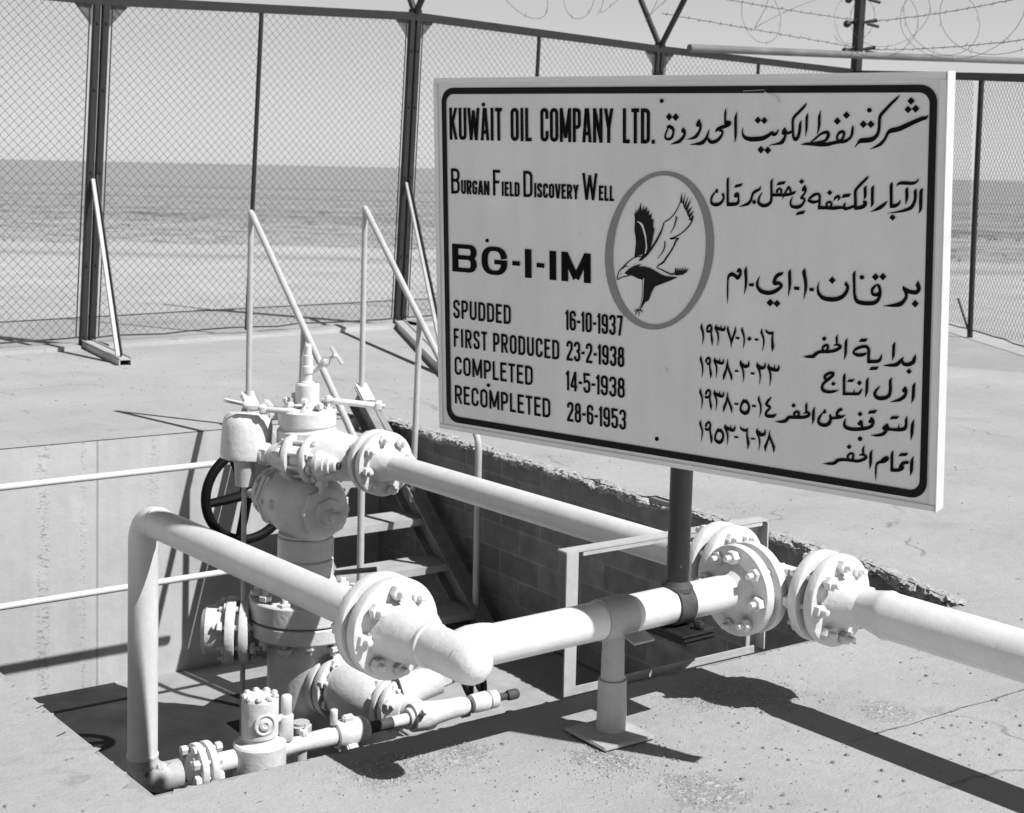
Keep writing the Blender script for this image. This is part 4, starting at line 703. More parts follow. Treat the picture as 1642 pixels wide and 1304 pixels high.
# border
def rrect(x0, y0, x1, y1, r, n=8):
    pts = []
    for cx, cy, a0 in ((x1 - r, y1 - r, 0), (x0 + r, y1 - r, 90), (x0 + r, y0 + r, 180), (x1 - r, y0 + r, 270)):
        for k in range(n + 1): a = R(a0 + 90 * k / n); pts.append((cx + r * math.cos(a), cy + r * math.sin(a)))
    return pts
ou = rrect(-.816, -.552, .826, .548, .046); inn = rrect(-.797, -.531, .806, .528, .029); n = len(ou)
b = MB(); b.add([bp(x, y, .0008) for x, y in ou + inn], [(i, (i + 1) % n, n + (i + 1) % n, n + i) for i in range(n)]); b.build('border_line', M['border'], pan, 0)
DATA = json.loads('''{"line1":[[[106,1701,21,75,1631,23,79,1595,28,118,1582,33,163,1606,32,182,1659,28,176,1701,39,132,1729,43,98,1714,32],[317,1719,14,315,1687,60,333,1648,32,310,1605,37,262,1561,42,201,1541,25,147,1525,4],[522,1816,14,513,1767,66,489,1736,31],[533,1774,35,539,1722,31,519,1670,31,479,1620,42,427,1597,24,356,1586,4],[651,1707,4,637,1658,24,612,1600,35,568,1553,49,501,1536,31,399,1526,4],[634,1606,21,660,1568,41,700,1559,43,751,1576,41,795,1615,34,822,1661,26,816,1686,29,779,1693,29],[730,1671,7,757,1702,38,801,1725,41,859,1741,41,902,1761,44,914,1782,34,883,1790,31,855,1770,27],[865,1946,5,856,1885,29,854,1821,26,855,1764,25],[1002,1905,5,987,1835,34,987,1727,35,988,1637,31,978,1559,5],[1078,1728,5,1073,1670,20,1099,1623,37,1156,1601,50,1240,1601,54,1331,1614,50,1401,1649,40,1442,1681,33],[1438,1687,33,1456,1655,40,1492,1669,30,1519,1720,5],[1589,1734,13,1588,1696,59,1567,1656,33],[1610,1702,26,1598,1639,29,1564,1576,46,1520,1557,30,1397,1533,4],[1611,1668,23,1648,1678,33,1689,1696,23],[1848,2004,5,1823,1967,29,1760,1905,32,1700,1846,33,1686,1796,29,1689,1709,29,1697,1635,29,1719,1607,46,1751,1629,36,1770,1704,36,1776,1772,32,1786,1816,5],[1866,1897,5,1852,1841,32,1851,1736,29,1841,1635,5],[2012,1922,5,1999,1848,33,1999,1774,33,1990,1713,22,1978,1662,4],[1784,1551,3,1841,1557,27,1925,1560,41,2010,1556,46,2093,1558,44,2159,1572,38,2231,1588,40,2291,1592,36,2340,1616,32,2372,1652,29,2382,1698,32,2386,1739,26,2388,1768,6],[1903,1579,14,1953,1615,22,2008,1660,24,2063,1686,33,2102,1682,39,2104,1643,39,2076,1601,29,2026,1585,27,1925,1570,16],[2225,1601,27,2207,1629,24,2216,1660,24,2245,1692,34,2281,1694,33,2287,1661,29,2269,1620,27,2242,1599,27],[2410,1528,4,2446,1573,20,2481,1602,51,2535,1608,55,2594,1617,55,2641,1643,42,2672,1689,35,2683,1756,34,2684,1823,33,2696,1874,36,2740,1924,34,2803,1991,31,2860,2043,28,2902,2085,5],[2582,1514,3,2649,1542,23,2708,1577,36,2753,1634,29,2781,1690,34,2822,1716,52,2897,1733,52,2983,1770,50,3068,1810,46,3141,1840,44,3186,1852,38,3213,1877,3]],[[83,1841,126,1795,168,1841,125,1887],[167,1838,213,1792,258,1839,213,1884],[1222,1811,1264,1770,1304,1812,1263,1853],[1302,1807,1343,1767,1383,1808,1342,1848],[1263,1484,1306,1440,1347,1485,1305,1529],[1346,1479,1390,1437,1432,1481,1389,1523],[2167,1808,2210,1767,2250,1809,2208,1851],[2270,1873,2312,1832,2353,1873,2311,1914],[2463,1778,2506,1736,2547,1779,2504,1821],[2548,1779,2591,1737,2631,1779,2589,1821],[2984,2024,3025,1982,3064,2024,3023,2066],[2955,1936,2995,1896,3034,1936,2993,1976],[3034,1944,3077,1903,3117,1945,3075,1986]]],"line2":[[[758,1029,18,752,998,42,736,992,15,695,940,27,683,888,27,696,857,36,740,846,42,791,859,39,829,894,30,844,934,24,834,967,33,837,987,6],[909,1164,4,894,1132,30,895,987,30,896,838,30],[883,857,44,955,860,44,1005,867,39,1030,891,30,1032,936,24,1022,974,35,1004,996,24],[1004,991,30,1001,965,59,982,942,24],[1305,1082,6,1296,1046,26,1257,1025,35,1217,998,32,1199,953,26,1184,908,32,1148,873,38,1092,851,21,1041,838,5],[1327,1005,12,1300,968,20,1282,923,26,1289,885,35,1332,862,42,1387,869,41,1429,902,35,1441,952,29,1439,1089,29,1441,1133,29,1453,1172,3],[1440,982,35,1500,987,36,1590,990,36,1650,998,34,1709,1017,34,1738,1042,3],[1506,1009,26,1511,1040,26,1540,1059,26,1561,1039,24,1557,1008,23],[1575,940,5,1596,991,22,1622,1041,22,1650,1079,27,1667,1048,26,1678,1018,23],[1701,975,5,1681,939,20,1673,901,22,1691,868,33,1738,861,41,1785,870,39,1820,901,29,1840,940,25,1828,961,28,1799,963,25,1810,982,23,1836,1011,23,1853,1049,23,1852,1082,23],[1843,1106,17,1835,1070,48,1812,1043,25],[1878,936,8,1907,970,27,1953,1004,35,1994,1016,29,2018,1001,29,2019,947,28,2017,872,28],[1878,939,17,1908,932,35,1949,925,37,1989,933,27,2012,947,17],[2000,866,39,2100,870,39,2175,868,38,2244,876,34,2295,881,33,2318,868,34,2369,881,32,2419,902,32],[2106,883,25,2102,918,25,2134,935,28,2158,920,25,2152,885,25],[2181,947,4,2202,981,28,2233,1000,33,2248,983,28,2230,950,7],[2322,938,4,2310,916,26,2306,879,26],[2200,904,4,2197,882,9],[2220,904,4,2216,883,9],[2240,905,4,2237,884,9],[2575,1233,3,2555,1204,27,2497,1146,32,2443,1086,32,2430,1049,33,2433,969,33,2435,863,33],[2418,879,38,2475,886,41,2525,904,44,2547,937,42,2541,955,27,2519,946,27],[2558,1127,3,2540,1095,35,2542,1021,35,2528,972,3],[2641,1133,3,2624,1098,35,2623,998,35,2624,940,34,2609,892,3],[2604,847,3,2665,873,27,2708,896,42,2752,929,35,2778,957,19,2792,972,3],[2848,1174,3,2831,1137,35,2833,1006,33,2836,901,33],[2820,919,44,2877,924,42,2910,941,32,2928,968,19,2933,990,4],[2887,1132,4,2910,1158,25,2947,1167,36,3006,1168,38,3060,1168,35,3102,1182,24,3123,1209,13,3128,1223,3],[3016,1127,3,3002,1096,34,3004,1013,34,2992,938,3],[3108,1115,3,3094,1084,34,3097,1022,33,3084,964,33,3051,911,40,2987,882,32,2906,860,19,2796,841,3],[3178,1120,3,3158,1086,37,3156,967,37,3155,900,31,3137,852,3]],[[1200,895,1230,866,1259,897,1229,927],[972,1045,996,1083,1089,1105,1062,1065],[1499,1091,1522,1130,1615,1146,1595,1108],[1771,1144,1804,1115,1835,1146,1803,1175],[2104,1034,2135,1004,2166,1036,2134,1066],[1734,769,1760,809,1854,832,1834,790],[2273,981,2292,1025,2382,1037,2361,998],[2817,797,2854,764,2889,800,2852,833]]],"line3":[[[903,-283,5,904,-176,20,906,-27,20,918,34,33,959,59,49,1009,40,41,1029,19,39,1058,51,35,1065,96,35,1049,121,33,1025,86,23],[1140,162,5,1131,108,39,1138,5,35,1133,-69,27,1116,-161,4],[1308,61,5,1282,1,27,1282,-58,35,1327,-106,48,1408,-121,49,1487,-101,47,1550,-60,40,1577,-21,36,1541,1,40,1494,-6,47,1493,31,40,1524,84,42,1567,105,42,1599,124,9],[1686,169,5,1675,124,38,1679,30,38,1676,-43,30,1662,-144,4],[1859,188,6,1848,143,45,1868,44,39,1871,-43,34,1848,-163,4],[2031,58,4,2015,-11,21,2026,-75,35,2078,-123,45,2164,-134,51,2248,-121,49,2314,-84,44,2355,-25,37,2364,23,34,2345,49,41,2348,79,6],[2449,204,4,2435,162,34,2438,52,31,2445,-58,31,2473,-127,44,2548,-143,46,2646,-136,46,2702,-108,41,2729,-51,36,2732,12,33,2715,57,33,2690,72,20],[2686,63,24,2650,21,34,2643,-19,29,2660,-41,36,2701,-38,36,2720,-13,28],[3151,144,6,3149,97,50,3161,60,40,3131,19,45,3060,21,44,3004,44,47,2990,78,6],[3012,33,39,3026,-28,31,2999,-84,39,2952,-123,51,2873,-142,33,2771,-155,4]],[[1397,-233,1443,-273,1488,-226,1442,-185],[1482,-237,1526,-276,1568,-230,1524,-191],[1177,-29,1236,-21,1236,-62,1177,-62],[1730,-24,1797,-23,1793,-63,1731,-59],[1917,-25,1970,-23,1969,-60,1917,-61],[2142,76,2184,37,2224,82,2182,121],[2637,147,2679,108,2718,153,2677,192],[2722,157,2762,118,2800,162,2760,201],[3085,-106,3125,-145,3163,-100,3123,-61]]],"dates":[[[573,-541,6,567,-592,32,587,-645,27,593,-712,22,583,-795,4],[639,-619,25,650,-578,29,680,-555,29,699,-580,25,696,-614,29,658,-634,29,636,-623,25],[699,-567,21,696,-654,21,708,-728,30,711,-795,4],[762,-537,6,755,-582,32,778,-633,27,790,-693,21,780,-793,4],[759,-578,36,800,-587,37,852,-596,35,873,-571,21,873,-543,6],[826,-540,6,823,-582,21],[915,-542,6,912,-587,30,938,-665,27,957,-730,21,956,-796,4],[1010,-540,6,1004,-599,29,975,-681,25,957,-743,20],[1098,-539,6,1094,-577,31,1118,-641,22,1122,-714,20,1108,-787,4],[1344,-532,6,1340,-580,31,1363,-637,23,1368,-703,19,1352,-795,4],[1392,-538,8,1402,-561,24,1434,-578,33,1476,-573,33],[1482,-554,14,1474,-640,26,1480,-731,38,1476,-785,4],[568,-924,6,563,-973,32,582,-1032,26,588,-1099,20,576,-1184,4],[631,-999,25,642,-958,27,668,-941,27,685,-967,23,676,-1005,29,639,-1016,29],[685,-960,22,680,-1042,20,696,-1128,32,694,-1184,4],[749,-928,6,742,-967,32,763,-1019,24,771,-1079,20,764,-1173,4],[748,-967,36,789,-979,37,841,-987,34,860,-962,21,859,-930,6],[809,-928,6,810,-977,21],[911,-928,6,910,-990,25,894,-1059,27,869,-1129,34,862,-1185,6],[912,-990,21,931,-1055,25,961,-1125,34,963,-1184,4],[1084,-922,6,1081,-965,32,1107,-1029,25,1119,-1094,21,1113,-1187,4],[1085,-968,39,1129,-990,43,1173,-982,34,1183,-947,20,1175,-920,6],[1295,-924,6,1292,-969,31,1318,-1026,25,1330,-1091,19,1319,-1184,4],[1296,-965,35,1339,-987,43,1378,-976,33,1389,-945,19,1383,-918,6],[1432,-926,6,1431,-973,31,1451,-1024,26,1459,-1089,22,1448,-1185,4],[1436,-973,41,1482,-988,43,1539,-991,36,1559,-959,24,1552,-926,7],[1506,-930,5,1507,-982,22],[561,-1313,6,559,-1363,33,580,-1415,25,585,-1469,20,576,-1561,4],[630,-1382,25,641,-1346,27,671,-1322,29,688,-1354,24,680,-1396,29,638,-1415,29,627,-1396,25],[688,-1347,22,684,-1430,20,699,-1503,32,702,-1566,4],[748,-1312,6,746,-1354,32,766,-1406,24,774,-1466,19,764,-1565,4],[751,-1354,39,792,-1366,40,845,-1376,36,863,-1347,21,863,-1315,6],[813,-1314,6,813,-1363,21],[917,-1315,6,913,-1382,26,898,-1444,29,872,-1509,34,867,-1562,4],[918,-1381,21,939,-1439,26,965,-1497,33,973,-1562,4],[1139,-1388,49,1181,-1423,30,1193,-1468,28,1172,-1521,42,1132,-1537,46,1091,-1515,32,1087,-1475,25,1105,-1422,30,1139,-1388,49],[1320,-1311,6,1315,-1359,29,1337,-1417,25,1342,-1483,20,1324,-1567,4],[1471,-1309,10,1437,-1351,29,1409,-1401,31,1445,-1420,31,1453,-1442,28,1418,-1480,28,1404,-1522,29,1440,-1534,40,1504,-1522,39,1538,-1493,6],[564,-1694,6,561,-1740,31,582,-1799,25,588,-1854,20,574,-1951,4],[633,-1769,25,644,-1729,26,675,-1705,28,694,-1736,25,683,-1783,29,645,-1798,31,630,-1779,25],[694,-1730,22,691,-1812,22,710,-1899,33,708,-1960,4],[811,-1775,47,853,-1804,30,864,-1854,27,842,-1908,40,805,-1927,43,763,-1905,30,759,-1865,23,777,-1811,26,811,-1775,47],[891,-1699,6,887,-1738,30,912,-1789,26,923,-1849,21,914,-1951,4],[893,-1737,39,938,-1752,40,990,-1761,37,1012,-1728,23,1010,-1696,6],[961,-1696,6,962,-1752,23],[1086,-1696,7,1093,-1724,25,1130,-1739,34,1174,-1732,32],[1175,-1705,14,1171,-1788,23,1187,-1880,37,1179,-1958,4],[1301,-1691,6,1297,-1737,32,1321,-1794,24,1332,-1853,20,1323,-1954,4],[1302,-1733,42,1349,-1760,46,1389,-1751,35,1399,-1716,20,1393,-1689,6],[1455,-1697,6,1450,-1763,26,1430,-1832,29,1405,-1896,35,1406,-1958,4],[1456,-1762,21,1480,-1819,28,1509,-1888,35,1510,-1955,4]],[[1157,-669,1187,-697,1217,-663,1187,-636],[1012,-658,1063,-660,1063,-688,1012,-681],[1254,-654,1302,-656,1303,-679,1254,-678],[1005,-1045,1053,-1045,1053,-1070,1009,-1070],[1210,-1051,1257,-1048,1257,-1074,1210,-1076],[1005,-1431,1057,-1430,1053,-1455,1008,-1456],[1229,-1427,1280,-1427,1276,-1454,1231,-1451],[1006,-1823,1060,-1822,1060,-1844,1007,-1845],[1220,-1815,1274,-1813,1272,-1834,1223,-1836]]],"events":[[[1850,-805,4,1913,-797,32,1973,-786,42,2013,-748,39,2066,-725,37,2156,-716,35,2227,-696,37,2280,-665,36,2293,-643,35,2257,-628,28,2210,-643,7],[2093,-718,26,2084,-681,26,2110,-653,30,2141,-645,30,2146,-674,28,2129,-714,26],[2259,-514,4,2247,-555,28,2250,-596,26,2244,-624,9],[2373,-545,4,2357,-594,33,2354,-713,31,2338,-792,4],[2435,-700,10,2474,-654,33,2543,-622,36,2595,-617,36,2620,-652,34,2619,-710,32,2620,-794,32],[2435,-696,21,2484,-716,41,2545,-711,41,2596,-688,21],[2604,-779,38,2668,-772,39,2728,-761,37,2757,-729,30,2766,-680,8],[2917,-533,4,2901,-574,33,2898,-673,33,2888,-738,4],[2787,-803,4,2857,-793,30,2933,-777,44,2982,-730,35,3013,-684,5],[2999,-728,25,3017,-760,40,3067,-762,42,3117,-732,43,3132,-690,38,3145,-642,5],[2285,-1131,5,2218,-1156,32,2147,-1167,37,2097,-1153,41,2087,-1116,32,2109,-1071,32,2162,-1022,37,2210,-974,35,2210,-948,31,2161,-958,32,2121,-992,35,2117,-1018,31,2140,-1037,25],[2356,-934,4,2344,-976,33,2344,-1069,31,2346,-1181,31],[2330,-1168,33,2432,-1156,33,2511,-1146,33,2536,-1114,26,2555,-1081,5],[2463,-1100,5,2462,-1144,19],[2627,-950,4,2610,-996,32,2606,-1106,33,2590,-1178,4],[2755,-1034,12,2709,-1093,31,2700,-1136,36,2737,-1165,44,2806,-1157,44,2856,-1126,39,2874,-1065,35,2871,-966,34,2891,-921,4],[3041,-1004,18,3032,-1043,58,3007,-1058,25],[3049,-1028,27,3050,-1069,27,3030,-1113,38,2984,-1152,38,2926,-1176,21,2873,-1190,4],[3151,-945,4,3132,-994,35,3128,-1110,35,3111,-1179,4],[1519,-1587,5,1599,-1577,33,1652,-1559,40,1692,-1515,40,1761,-1506,36,1842,-1496,37,1911,-1476,38,1939,-1445,33,1916,-1429,28,1867,-1447,11],[1767,-1495,27,1755,-1463,27,1784,-1438,29,1813,-1445,27,1802,-1490,27],[1910,-1312,4,1900,-1353,29,1901,-1407,27,1896,-1431,9],[2003,-1354,4,1990,-1406,33,1987,-1493,33,1979,-1561,4],[2123,-1370,18,2120,-1400,42,2098,-1414,13,2065,-1461,31,2049,-1512,31,2072,-1541,42,2129,-1548,41,2179,-1516,42,2195,-1466,33,2189,-1435,31,2188,-1411,7],[2184,-1462,28,2251,-1448,33,2317,-1429,35,2370,-1398,4],[2317,-1429,33,2267,-1414,28,2277,-1375,33,2310,-1344,33,2327,-1358,27],[2373,-1437,5,2357,-1487,28,2369,-1534,41,2431,-1549,41,2508,-1542,40,2606,-1518,40,2665,-1489,36,2689,-1444,32,2677,-1403,32],[2547,-1433,22,2545,-1468,59,2512,-1485,22],[2561,-1482,27,2562,-1516,32],[2670,-1385,21,2667,-1426,59,2637,-1447,21],[2664,-1587,4,2727,-1581,27,2802,-1555,40,2844,-1507,32],[2846,-1435,21,2838,-1476,76,2795,-1500,27],[2838,-1497,32,2907,-1490,32,2992,-1482,39,3045,-1459,42,3059,-1416,31,3058,-1364,31,3069,-1319,4],[2982,-1418,5,2976,-1468,21],[3147,-1345,4,3130,-1406,35,3125,-1500,36,3117,-1582,4],[2112,-1987,4,2193,-1975,33,2249,-1959,39,2294,-1920,39,2371,-1903,35,2460,-1901,35,2526,-1896,35,2592,-1865,35,2618,-1835,30,2580,-1817,28,2534,-1828,11],[2410,-1892,26,2404,-1855,26,2436,-1824,28,2468,-1830,28,2460,-1885,26],[2596,-1708,4,2580,-1755,28,2581,-1797,26,2569,-1823,9],[2687,-1743,4,2670,-1795,32,2669,-1891,32,2660,-1972,4],[2733,-2085,5,2731,-1988,22,2735,-1913,24,2761,-1877,30,2820,-1858,34,2860,-1825,32,2853,-1805,27,2814,-1829,28,2787,-1863,24],[2924,-1719,4,2910,-1771,32,2913,-1954,32],[2897,-1941,38,2982,-1928,38,3029,-1900,36,3036,-1873,26],[2994,-1900,21,3033,-1847,38,3086,-1826,34,3098,-1816,8],[3149,-1749,4,3133,-1811,36,3130,-1906,36,3119,-1970,4]],[[2073,-580,2102,-608,2130,-574,2101,-546],[3045,-839,3077,-867,3107,-832,3075,-803],[2189,-1072,2219,-1094,2248,-1065,2218,-1042],[2491,-1028,2522,-1055,2551,-1021,2520,-994],[2505,-574,2528,-534,2608,-525,2585,-565],[2627,-871,2652,-832,2742,-821,2717,-858],[2376,-1031,2398,-999,2468,-989,2447,-1023],[1719,-1375,1748,-1401,1777,-1368,1747,-1343],[2506,-1372,2538,-1398,2567,-1365,2536,-1339],[2388,-1756,2419,-1781,2448,-1747,2418,-1722],[2624,-1354,2645,-1315,2736,-1296,2705,-1342],[2873,-1383,2895,-1345,2983,-1332,2958,-1369],[2978,-1777,3004,-1738,3094,-1721,3068,-1761]]],"emblem":[[[292,923,13,272,842,11,211,733,13,140,658,12,68,614,14],[447,708,21,430,636,17,365,552,15,284,486,13,197,440,13,146,420,19,262,435,10],[262,435,8,223,401,23,198,346,17,152,271,19,80,176,21],[175,299,15,94,195,21,53,138,23,-35,76,10,43,43,14,151,5,17,207,9,13],[211,688,8,230,671,19,210,607,17,197,562,15,146,483,6],[70,393,10,74,339,17,48,265,14,-25,174,6],[-239,192,10,-345,167,12,-441,101,14,-516,28,18,-564,-22,12,-586,-111,12,-527,-84,12,-419,-53,14],[-489,52,12,-435,56,6],[-505,28,20,-473,63,10],[-281,-460,22,-318,-459,14,-343,-489,6],[-292,-470,16,-323,-501,12,-325,-529,5],[-276,-478,14,-283,-539,5],[-270,-464,18,-239,-466,12,-226,-488,5],[-537,-34,12,-527,-39,8]],[[-350,717,-331,681,-323,754,-310,705,-280,779,-283,710,-259,834,-238,722,-206,814,-209,732,-171,793,-173,715,-139,753,-146,680,-104,708,-112,637,-80,643,-86,556,-67,517,-83,448,-98,374,-117,309,-140,244,-214,221,-344,172,-322,343,-326,407,-342,489,-336,635],[-214,226,-140,299,-109,310,-77,357,-15,451,32,544,55,609,70,605,57,564,27,481,-25,387,-98,283,-161,206,-246,137,-288,132],[-484,-27,-419,30,-345,71,-239,101,-297,63,-218,71,-145,62,-72,35,32,-12,105,-25,253,-23,156,-71,64,-109,-61,-159,-97,-217,-144,-330,-196,-361,-270,-469,-286,-461,-249,-357,-234,-255,-229,-90,-292,-81,-377,-50,-419,-53],[151,12,207,23,215,82,232,87,229,38,256,89,258,40,288,96,286,46,327,101,314,48,364,103,349,59,395,89,370,43,319,8,238,-6],[297,973,277,860,311,840],[349,983,311,844,325,805],[391,945,325,809,341,772],[429,913,341,783,364,744],[442,818,364,753,379,700],[462,766,379,709,405,666],[455,699,387,662,430,645]],[[-304,605,6,-246,576,26,-214,513,24,-191,442,22,-180,369,14,-174,306,18,-188,241,14,-203,231,4],[-211,-70,10,-218,-180,8,-226,-309,8,-270,-450,5]]],"ring":[721,365,619,356,712,245,610,242,690,124,592,128,657,6,563,17,613,-109,524,-91,558,-217,477,-192,493,-318,421,-286,420,-409,358,-372,339,-489,289,-446,251,-557,214,-509,159,-611,134,-558,63,-650,52,-593,-34,-674,-31,-614,-132,-681,-114,-619,-228,-672,-196,-609,-321,-646,-275,-583,-408,-604,-349,-542,-489,-546,-418,-486,-562,-474,-480,-417,-625,-388,-533,-336,-677,-291,-577,-243,-717,-183,-611,-142,-745,-67,-635,-32,-760,55,-647,82,-761,180,-648,200,-749,307,-638,319,-724,433,-616,437,-687,555,-584,552,-637,673,-542,661,-577,782,-491,764,-507,883,-432,858,-429,972,-365,941,-344,1048,-293,1012,-254,1111,-216,1070,-160,1159,-135,1115,-64,1192,-53,1145,33,1208,29,1160,128,1209,111,1160,220,1194,190,1145,308,1164,265,1116,391,1119,336,1073,466,1060,401,1016,534,989,458,948,592,905,508,868,641,811,550,779,678,709,582,682,704,599,604,577,719,484,617,468]}''')
def ribbon(mb, flat, z, close=False):
    P = [Vector((flat[i] / 4000, flat[i + 1] / 4000, flat[i + 2] / 4000)) for i in range(0, len(flat), 3)]
    if len(P) > 2:
        Q = [2 * P[0] - P[1]] + P + [2 * P[-1] - P[-2]]; S_ = []
        for i in range(1, len(Q) - 2):
            a, b_, c, d = Q[i - 1:i + 3]
            for k in range(5):
                t = k / 5; x = .5 * ((2 * b_) + (c - a) * t + (2 * a - 5 * b_ + 4 * c - d) * t * t + (3 * b_ - a - 3 * c + d) * t ** 3)
                x.z = b_.z + (c.z - b_.z) * t; S_.append(x)
        S_.append(P[-1]); P = S_
    L = []; n = len(P)
    for i in range(n):
        t = P[min(i + 1, n - 1)] - P[max(i - 1, 0)]; t = Vector((t.x, t.y)); t.normalize(); h = max(P[i].z, .0008) / 2
        L.append((bp(P[i].x - t.y * h, P[i].y + t.x * h, z), bp(P[i].x + t.y * h, P[i].y - t.x * h, z)))
    mb.add([q for p in L for q in p], [(2 * i, 2 * i + 1, 2 * i + 3, 2 * i + 2) for i in range(n - 1)])
def polyf(mb, flat, z):
    P = [Vector((flat[i] / 4000, flat[i + 1] / 4000, 0)) for i in range(0, len(flat), 2)]
    mb.add([bp(p.x, p.y, z) for p in P], [tuple(t) for t in tessellate_polygon([P])])
for key in ('line1', 'line2', 'line3', 'dates', 'events'):
    mb = MB(); k = 0
    for s in DATA[key][0]: ribbon(mb, s, .0008 + .00004 * (k % 7)); k += 1
    for s in DATA[key][1]: polyf(mb, s, .0009 + .00004 * (k % 7)); k += 1
    mb.build('lettering', M['ink'], pan, 0)
rg = DATA['ring']; mb = MB(); n = len(rg) // 4
mb.add([bp(rg[4 * i + 2 * j] / 4000, rg[4 * i + 2 * j + 1] / 4000, .0008) for i in range(n) for j in (0, 1)], [(2 * i, 2 * i + 1, (2 * i + 3) % (2 * n), (2 * i + 2) % (2 * n)) for i in range(n)])
mb.build('emblem_ring', M['ring'], pan, 0)
mb = MB(); k = 0
for s in DATA['emblem'][0]: ribbon(mb, s, .0008 + .00005 * (k % 9)); k += 1
for s in DATA['emblem'][1]: polyf(mb, s, .0011 + .00005 * (k % 5)); k += 1
em = mb.build('emblem_bird', M['border'], pan, 0)
mb = MB()
for s in DATA['emblem'][2]: ribbon(mb, s, .0018)
mb.build('emblem_highlight', M['panel'], em, 0)
sc_ = MB(); rs = random.Random(5)
for (x, y, L, a, wd) in ((.335, .532, .05, -.35, .0016), (.375, .516, .018, -1.1, .003), (.27, .534, .07, .05, .001), (-.285, .098, .012, 1.2, .002), (.02, -.28, .016, -1.0, .0022)):
    dx, dy = L * math.cos(a), L * math.sin(a); sc_.add([bp(x, y, .0021), bp(x + dx, y + dy, .0021), bp(x + dx * .9 + wd * dy / L, y + dy * .9 - wd * dx / L, .0021), bp(x + wd * dy / L, y - wd * dx / L, .0021)], [(0, 1, 2, 3)])
sc_.build('scratch', M['sign_edge'], pan, 0)
for (x, y) in ((-.6463, .4945), (.0061, .5063), (.6421, .4817), (-.6383, .0619), (-.6406, -.4105), (-.0077, -.5007), (.631, .0338), (.6354, -.4113)):
    mb = MB(); mb.lathe(bp(x, y, -.001), Nn, [(0, .0062), (.0025, .0062), (.0045, .004), (.005, .001)], 14); mb.build('bolt_head', M['ink'], pan)
